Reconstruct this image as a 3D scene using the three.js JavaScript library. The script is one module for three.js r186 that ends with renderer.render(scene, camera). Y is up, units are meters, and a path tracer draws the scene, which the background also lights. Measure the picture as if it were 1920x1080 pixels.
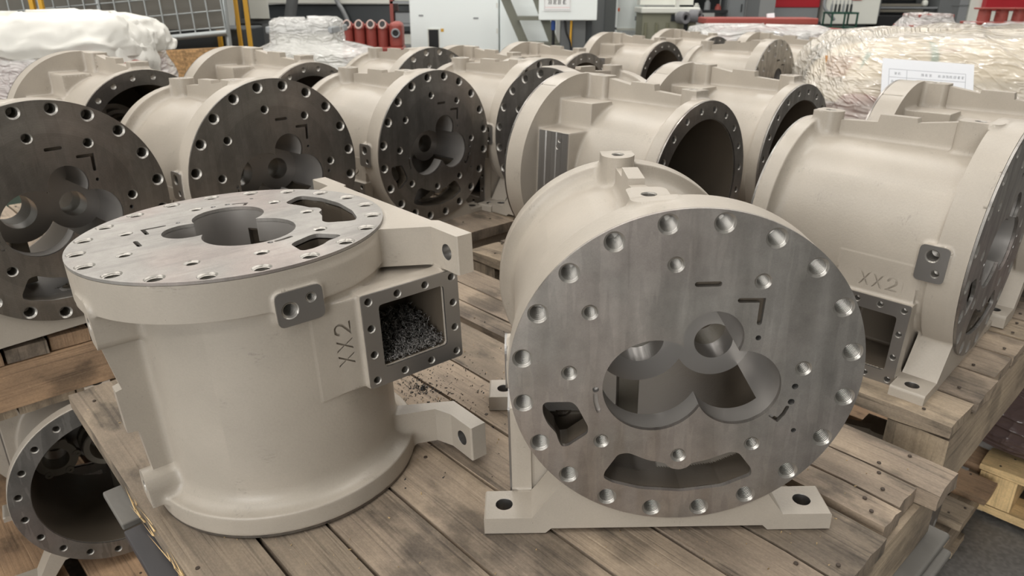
import * as THREE from 'three';
import { mergeGeometries, toCreasedNormals, mergeVertices } from 'three/addons/utils/BufferGeometryUtils.js';
import { RoundedBoxGeometry } from 'three/addons/geometries/RoundedBoxGeometry.js';
import { ImprovedNoise } from 'three/addons/math/ImprovedNoise.js';
import { RectAreaLightUniformsLib } from 'three/addons/lights/RectAreaLightUniformsLib.js';
import { FontLoader } from 'three/addons/loaders/FontLoader.js';
import { TextGeometry } from 'three/addons/geometries/TextGeometry.js';
import { Brush, Evaluator, SUBTRACTION, ADDITION } from 'three-bvh-csg';

// ------------------------------------------------------------------ camera, light, exposure
const scene = new THREE.Scene();
const camera = new THREE.PerspectiveCamera(43.186, 16 / 9, 0.05, 80);
camera.up.set(-0.005705, 0.926493, -0.376269);
camera.position.set(-0.205163, 0.43457, 0.781897);
camera.lookAt(-0.205163 - 0.0071667, 0.43457 - 0.3763036, 0.781897 - 0.9264687);
camera.focus = 1.02;
camera.userData.fStop = 9;
scene.add(camera);
const renderer = new THREE.WebGLRenderer({ antialias: true });
renderer.toneMapping = THREE.LinearToneMapping;
renderer.toneMappingExposure = 0.95;
renderer.shadowMap.enabled = true;
scene.background = new THREE.Color(0x9aa0a4);
RectAreaLightUniformsLib.init();

const FLOOR = -0.92, DECK = -0.2125, CEIL = 6.4;
const HALL = { x0: -11, x1: 13, z0: -15, z1: 9 };
// the hall's lamps: rows of long panels under the ceiling [x, z, length, width]
const LAMPS = [];
for (const z of [-11.5, -8, -4.5, -1.2]) for (const x of [-7.5, -4.5, -1.5, 1.5, 4.5, 7.5]) LAMPS.push([x, z, 0.5, 1.7]);
for (const z of [2.2, 5.6]) for (const x of [-7.5, -4.5, -1.5]) LAMPS.push([x, z, 0.5, 1.7]); // the bay at the right front is dark
const LAMP_POWER = 22;
const GATE = { x: -4.2, y: 1.9, w: 6.4, h: 4.2 }, GATE_POWER = 5; // glazed gate behind the camera, to its left

// ------------------------------------------------------------------ small helpers
let seed = 7;
const rnd = (a = 1, b) => { seed = (seed * 1664525 + 1013904223) >>> 0; const r = seed / 4294967296; return b === undefined ? r * a : a + r * (b - a); };
const reseed = (s) => { seed = s >>> 0; };
const noise3 = new ImprovedNoise();
const nz = (x, y, z) => noise3.noise(x, y, z);
const fbm = (x, y, z, o = 4) => { let s = 0, a = 0.5, f = 1; for (let i = 0; i < o; i++) { s += a * nz(x * f, y * f, z * f); a *= 0.5; f *= 2.03; } return s; };
const clamp = (x, a = 0, b = 1) => Math.min(b, Math.max(a, x));
const lerp = (a, b, t) => a + (b - a) * t;
const smooth = (a, b, x) => { const t = clamp((x - a) / (b - a)); return t * t * (3 - 2 * t); };
const names = {};
function numbered(n) { const k = names[n] = (names[n] ?? -1) + 1; return k ? `${n}_${String(k).padStart(3, '0')}` : n; }
function tag(o, label, category, group, kind) {
  if (label) o.userData.label = label;
  if (category) o.userData.category = category;
  if (group) o.userData.group = group;
  if (kind) o.userData.kind = kind;
  return o;
}
function thing(name, label, category, at = [0, 0, 0], turn = 0, group) {
  const o = new THREE.Group(); o.name = numbered(name); scene.add(o);
  o.position.set(...at); o.rotation.y = turn;
  return tag(o, label, category, group);
}
function put(name, geo, mat, parent = scene) {
  const g = Array.isArray(geo) ? mergeAll(geo) : geo;
  const m = new THREE.Mesh(g, mat); m.castShadow = m.receiveShadow = true;
  m.name = parent === scene ? numbered(name) : name;
  if (parent !== scene) { let k = 0, n = name; while (parent.children.some((c) => c.name === n)) n = `${name}_${String(++k).padStart(3, '0')}`; m.name = n; }
  parent.add(m); return m;
}
function struct(name, geo, mat) { const m = put(name, geo, mat); m.userData.kind = 'structure'; return m; }
function mergeAll(list) {
  const l = list.map((g) => { const h = g.index ? g.toNonIndexed() : g; for (const k of Object.keys(h.attributes)) if (!['position', 'normal', 'uv'].includes(k)) h.deleteAttribute(k); return h; });
  return l.length === 1 ? l[0] : mergeGeometries(l);
}
const T = (g, x = 0, y = 0, z = 0, rx = 0, ry = 0, rz = 0) => { g.applyMatrix4(new THREE.Matrix4().compose(new THREE.Vector3(x, y, z), new THREE.Quaternion().setFromEuler(new THREE.Euler(rx, ry, rz)), new THREE.Vector3(1, 1, 1))); return g; };
// uv in metres from the way each face looks
function boxUV(g, scale = 1, ox = 0, oy = 0) {
  const h = g.index ? g.toNonIndexed() : g, p = h.attributes.position, n = h.attributes.normal, uv = new Float32Array(p.count * 2);
  for (let i = 0; i < p.count; i += 3) {
    const ax = Math.abs(n.getX(i) + n.getX(i + 1) + n.getX(i + 2)), ay = Math.abs(n.getY(i) + n.getY(i + 1) + n.getY(i + 2)), az = Math.abs(n.getZ(i) + n.getZ(i + 1) + n.getZ(i + 2));
    for (let k = i; k < i + 3; k++) {
      const x = p.getX(k), y = p.getY(k), z = p.getZ(k);
      const [u, v] = ax >= ay && ax >= az ? [z, y] : ay >= az ? [x, z] : [x, y];
      uv[2 * k] = u * scale + ox; uv[2 * k + 1] = v * scale + oy;
    }
  }
  h.setAttribute('uv', new THREE.BufferAttribute(uv, 2)); return h;
}
const box = (w, h, d, x = 0, y = 0, z = 0, r = 0) => {
  const g = r > 0 ? new RoundedBoxGeometry(w, h, d, 1, Math.min(r, w / 2.01, h / 2.01, d / 2.01)) : new THREE.BoxGeometry(w, h, d);
  g.translate(x, y, z); return boxUV(g);
};
const cyl = (r0, r1, h, seg = 24, open = false) => new THREE.CylinderGeometry(r0, r1, h, seg, 1, open);
function bar(a, b, r, seg = 10) { // round bar from a to b
  const A = new THREE.Vector3(...a), B = new THREE.Vector3(...b), d = B.clone().sub(A), L = d.length();
  const g = cyl(r, r, L, seg); g.applyQuaternion(new THREE.Quaternion().setFromUnitVectors(new THREE.Vector3(0, 1, 0), d.normalize()));
  const c = A.add(B).multiplyScalar(0.5); g.translate(c.x, c.y, c.z); return g;
}
const tube = (pts, r, seg = 40, rs = 8) => new THREE.TubeGeometry(new THREE.CatmullRomCurve3(pts.map((p) => new THREE.Vector3(...p))), seg, r, rs);
const shapeOf = (pts) => new THREE.Shape(pts.map((p) => new THREE.Vector2(p[0], p[1])));
const pathOf = (pts) => new THREE.Path(pts.map((p) => new THREE.Vector2(p[0], p[1])));
const ring = (cx, cy, r, n = 32) => Array.from({ length: n }, (_, i) => [cx + r * Math.cos(i / n * 6.2832), cy + r * Math.sin(i / n * 6.2832)]);
function roundPoly(pts, r, n = 4) { // polygon with its corners rounded
  const out = [], N = pts.length;
  for (let i = 0; i < N; i++) {
    const a = pts[(i + N - 1) % N], b = pts[i], c = pts[(i + 1) % N];
    const la = Math.hypot(a[0] - b[0], a[1] - b[1]), lc = Math.hypot(c[0] - b[0], c[1] - b[1]), q = Math.min(r, la * 0.45, lc * 0.45);
    const p0 = [b[0] + (a[0] - b[0]) / la * q, b[1] + (a[1] - b[1]) / la * q], p1 = [b[0] + (c[0] - b[0]) / lc * q, b[1] + (c[1] - b[1]) / lc * q];
    for (let k = 0; k <= n; k++) { const t = k / n, s = 1 - t; out.push([s * s * p0[0] + 2 * s * t * b[0] + t * t * p1[0], s * s * p0[1] + 2 * s * t * b[1] + t * t * p1[1]]); }
  }
  return out;
}
function strokePoly(pts, w) { // outline of a stroke of width w along a polyline
  const L = [], R = [], n = pts.length;
  for (let i = 0; i < n; i++) {
    const a = pts[Math.max(0, i - 1)], b = pts[Math.min(n - 1, i + 1)]; let dx = b[0] - a[0], dy = b[1] - a[1]; const l = Math.hypot(dx, dy); dx /= l; dy /= l;
    let k = 1; if (i && i < n - 1) { const e0 = [pts[i][0] - a[0], pts[i][1] - a[1]], l0 = Math.hypot(...e0); k = 1 / Math.max(0.5, (e0[0] * dx + e0[1] * dy) / l0); }
    L.push([pts[i][0] - dy * w / 2 * k, pts[i][1] + dx * w / 2 * k]); R.push([pts[i][0] + dy * w / 2 * k, pts[i][1] - dx * w / 2 * k]);
  }
  const cap = (p, d) => { const o = []; for (let k = 1; k < 6; k++) { const a = d - Math.PI / 2 + Math.PI * k / 6; o.push([p[0] + w / 2 * Math.cos(a), p[1] + w / 2 * Math.sin(a)]); } return o; };
  const e = pts[n - 1], f = pts[n - 2], s = pts[0], s1 = pts[1];
  return [...R, ...cap(e, Math.atan2(e[1] - f[1], e[0] - f[0])), ...L.reverse(), ...cap(s, Math.atan2(s[1] - s1[1], s[0] - s1[0]))];
}

// ------------------------------------------------------------------ textures
function dataTex(w, h, fn, srgb = false) {
  const d = new Uint8Array(w * h * 4), c = [0, 0, 0];
  for (let y = 0; y < h; y++) for (let x = 0; x < w; x++) { fn(x / w, y / h, c); const i = (y * w + x) * 4; d[i] = clamp(c[0], 0, 255); d[i + 1] = clamp(c[1], 0, 255); d[i + 2] = clamp(c[2], 0, 255); d[i + 3] = 255; }
  const t = new THREE.DataTexture(d, w, h); t.wrapS = t.wrapT = THREE.RepeatWrapping; t.magFilter = THREE.LinearFilter; t.minFilter = THREE.LinearMipmapLinearFilter; t.generateMipmaps = true;
  if (srgb) t.colorSpace = THREE.SRGBColorSpace; t.needsUpdate = true; return t;
}
// tiling value noise, period p cells
const hash2 = (i, j, s) => { let h = (i * 374761393 + j * 668265263 + s * 1274126177) | 0; h = Math.imul(h ^ (h >>> 13), 1274126177); return ((h ^ (h >>> 16)) >>> 0) / 4294967296; };
function tn(u, v, px, py, s) {
  const x = u * px, y = v * py, i = Math.floor(x), j = Math.floor(y), a = x - i, b = y - j, fa = a * a * (3 - 2 * a), fb = b * b * (3 - 2 * b);
  const H = (m, n) => hash2(((m % px) + px) % px, ((n % py) + py) % py, s);
  return lerp(lerp(H(i, j), H(i + 1, j), fa), lerp(H(i, j + 1), H(i + 1, j + 1), fa), fb);
}
const tf = (u, v, px, py, s, o = 4) => { let r = 0, a = 0.5, t = 0; for (let k = 0; k < o; k++) { r += a * tn(u, v, px << k, py << k, s + k); t += a; a *= 0.55; } return r / t; };
const clones = (t, rx, ry) => { const c = t.clone(); c.repeat.set(rx, ry); c.needsUpdate = true; return c; };

// paint on the castings: uv in metres, tile 0.4 m
const paintBump = dataTex(512, 512, (u, v, c) => { const k = 128 + 90 * (tf(u, v, 20, 20, 3, 4) - 0.5) + 60 * (tn(u, v, 190, 190, 9) - 0.5); c[0] = c[1] = c[2] = k; });
const paintCol = dataTex(1024, 1024, (u, v, c) => {
  const m = tf(u, v, 5, 5, 21, 5), g = tn(u, v, 300, 300, 4);
  let k = 1 + (m - 0.5) * 0.09 + (g - 0.5) * 0.025;
  const scuff = smooth(0.66, 0.8, tf(u, v, 9, 7, 77, 4)) * smooth(0.5, 0.95, tn(u, v, 220, 90, 31)); k -= 0.16 * scuff * tn(u, v, 400, 400, 6);
  if (tn(u, v, 190, 190, 55) > 0.991) k -= 0.28;
  c[0] = 172 * k; c[1] = 163.5 * k; c[2] = 152 * k;
}, true);
const M = {};
M.paint = new THREE.MeshStandardMaterial({ color: 0xffffff, map: clones(paintCol, 2.5, 2.5), roughness: 0.38, metalness: 0, bumpMap: clones(paintBump, 2.5, 2.5), bumpScale: 0.0004 });
M.paintRough = new THREE.MeshStandardMaterial({ color: 0xf2efe9, map: clones(paintCol, 2.5, 2.5), roughness: 0.6, metalness: 0, bumpMap: clones(paintBump, 5, 5), bumpScale: 0.0012 });
// machined cast iron. The face map covers the plate once (0.5 m)
function faceMap(base, oil, tint, s, turned = 0) {
  return dataTex(1024, 1024, (u, v, c) => {
    const streak = tf(u, v, 90, 4, s, 4), run = smooth(0.56, 0.60, tf(u, v, 44, 5, s + 9, 3) + 0.34 * (tf(u, v, 6, 6, s + 2, 5) - 0.5));
    const cloud = tf(u, v, 5, 5, s + 5, 6), fine = tn(u, v, 480, 480, s), swirl = tf(u, v, 40, 40, s + 3, 3);
    const warm = smooth(0.4, 0.75, tf(u, v, 3, 3, s + 12, 4));
    let k = base * (1 + 0.02 * (streak - 0.5) + 0.22 * (cloud - 0.5) + 0.09 * (swirl - 0.5) + 0.05 * (fine - 0.5));
    k *= 1 - oil * run;
    if (turned) { const r = Math.hypot(u - 0.5, v - 0.5); k *= 1 - turned * (smooth(0.312, 0.306, r) * 0.7 + 0.25 * Math.sin(r * 700) * 0.5 - 0.5 * smooth(0.365, 0.36, r) * smooth(0.30, 0.34, r)); }
    c[0] = k * (1 + tint * warm); c[1] = 0.978 * k * (1 - 0.2 * tint * warm); c[2] = k * (1 - 0.35 * tint * warm) * 0.95;
  }, true);
}
const rough = (lo, hi, s, px = 26, py = 3) => dataTex(512, 512, (u, v, c) => { const k = lerp(lo, hi, clamp(0.5 + 1.4 * (tf(u, v, px, py, s, 4) - 0.5) + 0.6 * (tf(u, v, 8, 8, s + 3, 4) - 0.5))); c[0] = c[1] = c[2] = 255 * k; });
const metalBump = dataTex(512, 512, (u, v, c) => { c[0] = c[1] = c[2] = 128 + 70 * (tn(u, v, 250, 250, 2) - 0.5) + 70 * (tf(u, v, 60, 60, 8, 3) - 0.5); });
const metal = (o) => new THREE.MeshStandardMaterial({ color: 0xffffff, metalness: 0.9, bumpMap: metalBump, bumpScale: 0.00012, ...o });
const roughFace = rough(0.34, 0.56, 41);
M.faceHero = metal({ map: faceMap(168, -0.045, 0.018, 11), roughnessMap: roughFace, roughness: 1 });
M.faceTop = metal({ map: faceMap(160, 0.04, 0.03, 31), roughnessMap: rough(0.55, 0.7, 19, 9, 9), roughness: 1, metalness: 0.75 });
M.faceOiled = metal({ map: faceMap(142, 0.04, 0.02, 51, 0.07), roughnessMap: rough(0.26, 0.42, 61), roughness: 1 });
M.faceGrey = metal({ map: faceMap(150, 0.1, 0.03, 71), roughnessMap: roughFace, roughness: 1 });
M.steel = metal({ color: 0x9c9a98, roughness: 0.36 });
M.bore = metal({ color: 0xa6a29e, roughness: 0.36, metalness: 0.5 });
M.boreWarm = metal({ color: 0x7d7873, roughness: 0.42, metalness: 0.75 });
M.thread = metal({ color: 0xa6a29c, roughness: 0.36, metalness: 0.7 });
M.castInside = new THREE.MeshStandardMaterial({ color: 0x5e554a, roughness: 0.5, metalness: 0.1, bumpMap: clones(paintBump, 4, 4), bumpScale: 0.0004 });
M.castSeat = new THREE.MeshStandardMaterial({ color: 0x8f887c, roughness: 0.5, metalness: 0.1, bumpMap: clones(paintBump, 4, 4), bumpScale: 0.001 });

// ------------------------------------------------------------------ the casting: a distance field (mm), meshed with its sharp edges kept
const smin = (a, b, k) => { const h = Math.max(k - Math.abs(a - b), 0); return Math.min(a, b) - h * h / (4 * k); };
const BC = [-37.5, -15.5]; // the barrel's axis
const LOBES = [[-36.5, -11.5, 63.8], [66, -16, 52], [30.5, 53, 36]];
const cylD = (x, y, z, cx, cy, r, z0, z1, e = 0) => {
  const a = Math.hypot(x - cx, y - cy) - r + e, b = Math.abs(z - (z0 + z1) / 2) - (z1 - z0) / 2 + e;
  return Math.min(Math.max(a, b), 0) + Math.hypot(Math.max(a, 0), Math.max(b, 0)) - e;
};
const boxD = (x, y, z, x0, x1, y0, y1, z0, z1, e = 0) => {
  const a = Math.abs(x - (x0 + x1) / 2) - (x1 - x0) / 2 + e, b = Math.abs(y - (y0 + y1) / 2) - (y1 - y0) / 2 + e, c = Math.abs(z - (z0 + z1) / 2) - (z1 - z0) / 2 + e;
  return Math.min(Math.max(a, b, c), 0) + Math.hypot(Math.max(a, 0), Math.max(b, 0), Math.max(c, 0)) - e;
};
function polyD(px, py, P) {
  let d = 1e9, s = 1;
  for (let i = 0, j = P.length - 1; i < P.length; j = i++) {
    const ex = P[j][0] - P[i][0], ey = P[j][1] - P[i][1], wx = px - P[i][0], wy = py - P[i][1], t = clamp((wx * ex + wy * ey) / (ex * ex + ey * ey));
    const bx = wx - ex * t, by = wy - ey * t; d = Math.min(d, bx * bx + by * by);
    const c1 = py >= P[i][1], c2 = py < P[j][1], c3 = ex * wy > ey * wx; if ((c1 && c2 && c3) || (!c1 && !c2 && !c3)) s = -s;
  }
  return s * Math.sqrt(d);
}
const extr = (d, w, w0, w1) => { const b = Math.abs(w - (w0 + w1) / 2) - (w1 - w0) / 2; return Math.min(Math.max(d, b), 0) + Math.hypot(Math.max(d, 0), Math.max(b, 0)); };
const FRONT_FOOT = [[-255, -242.5], [-255, -219], [-253, -217], [-190, -217], [-150, -159], [-110, -110], [80, -110], [108, -160], [146, -217], [210, -217], [212, -219], [212, -242.5], [128, -242.5], [121, -235], [-164, -235], [-172, -242.5]];
const REAR_FOOT = [[-260, -242.5], [-260, -218], [-258, -216], [-206, -216], [-176, -206], [-149, -145], [-110, -110], [80, -110], [118, -158], [150, -216], [210, -216], [212, -218], [212, -242.5], [140, -242.5], [92, -180], [0, -160], [-70, -160], [-125, -164], [-175, -242.5]];
const WEB = [[-330, 120], [-330, 183], [-237, 189], [-235, 203], [-171, 204], [-169, 196], [-106, 206], [-60, 206], [-60, 120]];
const PORT1 = [[-170, -31], [-138, -31], [-131, -38], [-117, -68], [-117, -78], [-142, -97], [-150, -98], [-155, -87], [-157, -77], [-168, -63], [-174, -47], [-174, -35]];
const PORT2 = [[-78, -111], [-65, -109], [-40, -121], [-17, -126], [-11, -134], [2, -137], [12, -133], [16, -127], [36, -122], [65, -110], [76, -112], [95, -138], [95, -148], [59, -165], [7, -172], [-47, -167], [-84, -156], [-96, -148], [-95, -139]];
const OUT = Array.from({ length: 20 }, (_, i) => { const a = (99 - 18 * i) * Math.PI / 180; return [200 * Math.cos(a), 200 * Math.sin(a)]; });
const INN = [[-20, 149], [81, 126], [-117, 91], [-141, 10], [-100, -90], [-1, -114], [91, -98], [142, 10]];
const REAR = Array.from({ length: 20 }, (_, i) => { const a = (99 - 18 * i) * Math.PI / 180; return [BC[0] + 178 * Math.cos(a), BC[1] + 178 * Math.sin(a)]; });
const DOWELS = [[83, 53, 3.4], [135, -15, 4], [133, -37, 4.2], [141, -79, 3.2], [-108.5, -14, 4]];
const FEET = [[-228, -34, -217], [181, -34, -217], [-234, -338, -216], [181, -338, -216]];
const PORT_HOLES = []; for (let i = 0; i < 4; i++) for (let j = 0; j < 4; j++) if (i % 3 === 0 || j % 3 === 0) PORT_HOLES.push([-93 - i * 44.6, -76.5 - j * 39.6]);
let FINE = 2; // how small a feature the field carries
function sdf(x, y, z) {
  let d = cylD(x, y, z, BC[0], BC[1], 172, -372, -20);
  d = smin(d, cylD(x, y, z, BC[0], BC[1], 197.5, -373.5, -344, 2.5), 30);
  d = Math.max(d, -373.4 - z);
  const plate = cylD(x, y, z, 0, 0, 215.3, -54, 0, 0);
  d = smin(d, plate, 12);
  // ridge along the top with its steps and its two tapped bosses
  const web = extr(polyD(z, y, WEB), x, -53, -31);
  let b = smin(Math.hypot(Math.max(Math.hypot(x + 47, z + 328) - 25, 0), Math.max(Math.abs(y - 150) - 49.5, 0)) + Math.min(0, Math.max(Math.hypot(x + 47, z + 328) - 25, Math.abs(y - 150) - 49.5)), boxD(x, y, z, -72, -22, 100, 199.5, -352, -330, 1), 1);
  b = Math.min(b, Math.max(Math.hypot(Math.max(Math.abs(x + 42) - 12, 0), Math.max(Math.abs(z + 72) - 20, 0)) - 13, Math.abs(y - 160) - 51));
  d = smin(d, Math.min(web, b), 11);
  // two blocks on the right flank
  d = smin(d, boxD(x, y, z, 10, 86, 70, 160, -150, -45, 2), 8);
  d = smin(d, boxD(x, y, z, 40, 157, -125, 99, -147, -45, 2), 8);
  // box of the side port, flat flank above it, pad of the two-hole boss
  d = smin(d, boxD(x, y, z, -209.2, -60, -230, -15, -203, -69, 1), 4);
  d = smin(d, boxD(x, y, z, -217, -190, -237, -82, -206, -66, 0), 7);
  d = smin(d, Math.max(Math.hypot(Math.max(Math.abs(y + 1) - 21, 0), Math.max(Math.abs(z + 54) - 13, 0)) - 10, Math.abs(x + 198.5) - 18.5), 7);
  // feet
  d = smin(d, extr(polyD(x, y, FRONT_FOOT), z, -62, -5), 7);
  d = smin(d, extr(polyD(x, y, REAR_FOOT), z, -367, -309), 9);
  d = Math.max(d, z + (x * x + y * y < 31000 ? 9 : 4.7));
  // hollow, then the duct of the side port
  d = Math.max(d, -cylD(x, y, z, BC[0], BC[1], 156, -390, -40, 8));
  if (x < -40 && y < -60) { const duct = boxD(x, y, z, -209, -90, -228, -92, -200, -70, 3); d = Math.min(d, Math.max(duct, Math.hypot(x - BC[0], y - BC[1]) - 173)); d = Math.max(d, -boxD(x, y, z, -230, -104, -212, -107, -180, -85, 6)); }
  if (z > -75) {
    d = Math.max(d, -extr(polyD(x, y, PORT1) - 1.6, z, -90, 20)); d = Math.max(d, -extr(polyD(x, y, PORT2) - 1.6, z, -90, 20));
    for (const L of LOBES) d = Math.max(d, -cylD(x, y, z, L[0], L[1], L[2] + 3, -80, 20));
    if (FINE) for (const h of OUT) d = Math.max(d, -cylD(x, y, z, h[0], h[1], FINE > 1 ? 11.2 : 9.8, -47, 20));
    if (FINE) for (const h of INN) d = Math.max(d, -cylD(x, y, z, h[0], h[1], 9.4, -44, 20));
    if (FINE > 1) for (const h of DOWELS) d = Math.max(d, -cylD(x, y, z, h[0], h[1], h[2] + 1, -30, 20));
  }
  if (FINE && z < -320) for (const h of REAR) d = Math.max(d, -cylD(x, y, z, h[0], h[1], 7.8, -400, -346));
  if (FINE && y < -190) for (const h of FEET) d = Math.max(d, -cylD(x, z, y, h[0], h[1], 11.8, -260, -200));
  if (FINE && y > 170) { d = Math.max(d, -cylD(x, z, y, -47, -328, 9.6, 160, 240)); d = Math.max(d, -cylD(x, z, y, -42, -74, 9.6, 170, 240)); }
  if (FINE && x < -180) {
    for (const h of PORT_HOLES) d = Math.max(d, -cylD(y, z, x, h[0], h[1], 6.4, -240, -196));
    d = Math.max(d, -cylD(y, z, x, 13, -56, 12, -240, -180)); d = Math.max(d, -cylD(y, z, x, -16, -46, 7.4, -240, -192));
    d = Math.max(d, -boxD(x, y, z, -212, -205.8, -71.2, -44, -167.4, -94.6)); // shallow bed of the lettering plate
  }
  return d;
}
function contour(f, lo, hi, h) {
  const nx = Math.ceil((hi[0] - lo[0]) / h), ny = Math.ceil((hi[1] - lo[1]) / h), nzz = Math.ceil((hi[2] - lo[2]) / h), sx = nx + 1, sy = ny + 1, sz = nzz + 1;
  const V = new Float32Array(sx * sy * sz), id = (i, j, k) => (k * sy + j) * sx + i;
  for (let k = 0; k < sz; k++) for (let j = 0; j < sy; j++) { // skip quickly through empty space
    let i = 0; while (i < sx) { const v = f(lo[0] + i * h, lo[1] + j * h, lo[2] + k * h); V[id(i, j, k)] = v; const s = Math.floor(Math.abs(v) * 0.7 / h) - 2; if (s > 1) { const e = Math.min(sx, i + s); for (let m = i + 1; m < e; m++) V[id(m, j, k)] = v; i = e; } else i++; }
  }
  const g = [0, 0, 0], grad = (x, y, z, e = 0.25) => { g[0] = f(x + e, y, z) - f(x - e, y, z); g[1] = f(x, y + e, z) - f(x, y - e, z); g[2] = f(x, y, z + e) - f(x, y, z - e); const l = Math.hypot(g[0], g[1], g[2]) || 1; g[0] /= l; g[1] /= l; g[2] /= l; };
  const edges = new Map();
  const cross = (a, axis, i, j, k) => { // crossing on the edge from grid point a along axis: point and normal, kept once
    const key = a * 3 + axis; let e = edges.get(key); if (e) return e;
    const p = [lo[0] + i * h, lo[1] + j * h, lo[2] + k * h]; let t0 = 0, t1 = h, v0 = V[a]; const q = p.slice();
    for (let n = 0; n < 9; n++) { const t = (t0 + t1) / 2; q[axis] = p[axis] + t; const v = f(q[0], q[1], q[2]); if ((v < 0) === (v0 < 0)) t0 = t; else t1 = t; }
    q[axis] = p[axis] + (t0 + t1) / 2; grad(q[0], q[1], q[2]); e = [q[0], q[1], q[2], g[0], g[1], g[2]]; edges.set(key, e); return e;
  };
  const cell = new Map(), st = [1, sx, sx * sy];
  const E = []; for (let ax = 0; ax < 3; ax++) { const b = (ax + 1) % 3, c = (ax + 2) % 3; for (const [m, n] of [[0, 0], [1, 0], [0, 1], [1, 1]]) { const o = [0, 0, 0]; o[b] = m; o[c] = n; E.push([ax, o]); } }
  const vert = (i, j, k) => {
    const key = id(i, j, k); let v = cell.get(key); if (v) return v;
    let n = 0, mx = 0, my = 0, mz = 0, a00 = 0, a01 = 0, a02 = 0, a11 = 0, a12 = 0, a22 = 0, b0 = 0, b1 = 0, b2 = 0; const list = [];
    for (const [ax, o] of E) { const a = id(i + o[0], j + o[1], k + o[2]); if ((V[a] < 0) !== (V[a + st[ax]] < 0)) { const e = cross(a, ax, i + o[0], j + o[1], k + o[2]); list.push(e); mx += e[0]; my += e[1]; mz += e[2]; n++; } }
    mx /= n; my /= n; mz /= n;
    for (const e of list) { const d = e[3] * (e[0] - mx) + e[4] * (e[1] - my) + e[5] * (e[2] - mz); a00 += e[3] * e[3]; a01 += e[3] * e[4]; a02 += e[3] * e[5]; a11 += e[4] * e[4]; a12 += e[4] * e[5]; a22 += e[5] * e[5]; b0 += e[3] * d; b1 += e[4] * d; b2 += e[5] * d; }
    const L = 0.03; a00 += L; a11 += L; a22 += L;
    const c00 = a11 * a22 - a12 * a12, c01 = a02 * a12 - a01 * a22, c02 = a01 * a12 - a02 * a11, det = a00 * c00 + a01 * c01 + a02 * c02;
    const c11 = a00 * a22 - a02 * a02, c12 = a01 * a02 - a00 * a12, c22 = a00 * a11 - a01 * a01;
    let x = (c00 * b0 + c01 * b1 + c02 * b2) / det, y = (c01 * b0 + c11 * b1 + c12 * b2) / det, z = (c02 * b0 + c12 * b1 + c22 * b2) / det;
    x = clamp(mx + x, lo[0] + i * h, lo[0] + (i + 1) * h); y = clamp(my + y, lo[1] + j * h, lo[1] + (j + 1) * h); z = clamp(mz + z, lo[2] + k * h, lo[2] + (k + 1) * h);
    v = [x, y, z]; cell.set(key, v); return v;
  };
  const pos = [], nor = [];
  const tri = (a, b, c) => {
    const cx = (a[0] + b[0] + c[0]) / 3, cy = (a[1] + b[1] + c[1]) / 3, cz = (a[2] + b[2] + c[2]) / 3;
    for (const p of [a, b, c]) { pos.push(p[0] / 1000, p[1] / 1000, p[2] / 1000); grad(p[0] + 0.3 * (cx - p[0]), p[1] + 0.3 * (cy - p[1]), p[2] + 0.3 * (cz - p[2]), 0.2); nor.push(g[0], g[1], g[2]); }
  };
  for (let k = 1; k < nzz; k++) for (let j = 1; j < ny; j++) for (let i = 1; i < nx; i++) {
    const a = id(i, j, k), s = V[a] < 0;
    for (let ax = 0; ax < 3; ax++) {
      if ((V[a + st[ax]] < 0) === s) continue;
      const o1 = [0, 0, 0], o2 = [0, 0, 0]; o1[(ax + 1) % 3] = 1; o2[(ax + 2) % 3] = 1;
      const A = vert(i, j, k), B = vert(i - o1[0], j - o1[1], k - o1[2]), C = vert(i - o1[0] - o2[0], j - o1[1] - o2[1], k - o1[2] - o2[2]), D = vert(i - o2[0], j - o2[1], k - o2[2]);
      const q = s ? [A, B, C, D] : [A, D, C, B];
      const d02 = (q[0][0] - q[2][0]) ** 2 + (q[0][1] - q[2][1]) ** 2 + (q[0][2] - q[2][2]) ** 2, d13 = (q[1][0] - q[3][0]) ** 2 + (q[1][1] - q[3][1]) ** 2 + (q[1][2] - q[3][2]) ** 2;
      if (d02 <= d13) { tri(q[0], q[1], q[2]); tri(q[0], q[2], q[3]); } else { tri(q[1], q[2], q[3]); tri(q[1], q[3], q[0]); }
    }
  }
  // the outside and the hollow become two geometries
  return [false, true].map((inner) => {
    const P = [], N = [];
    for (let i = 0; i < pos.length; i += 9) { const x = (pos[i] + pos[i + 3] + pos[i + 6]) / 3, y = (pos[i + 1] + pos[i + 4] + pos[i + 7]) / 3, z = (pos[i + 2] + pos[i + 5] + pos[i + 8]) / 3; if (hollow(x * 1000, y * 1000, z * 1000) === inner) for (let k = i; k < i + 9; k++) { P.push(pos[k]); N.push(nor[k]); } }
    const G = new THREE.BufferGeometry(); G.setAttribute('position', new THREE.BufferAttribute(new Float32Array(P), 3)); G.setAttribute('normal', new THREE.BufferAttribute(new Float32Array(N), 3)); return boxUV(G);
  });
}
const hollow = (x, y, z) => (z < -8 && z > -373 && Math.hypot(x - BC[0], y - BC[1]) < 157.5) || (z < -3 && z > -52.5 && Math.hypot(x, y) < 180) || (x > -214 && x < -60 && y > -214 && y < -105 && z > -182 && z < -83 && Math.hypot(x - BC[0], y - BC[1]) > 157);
const BOUNDS = [[-272, -254, -384], [226, 224, 8]];

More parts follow.
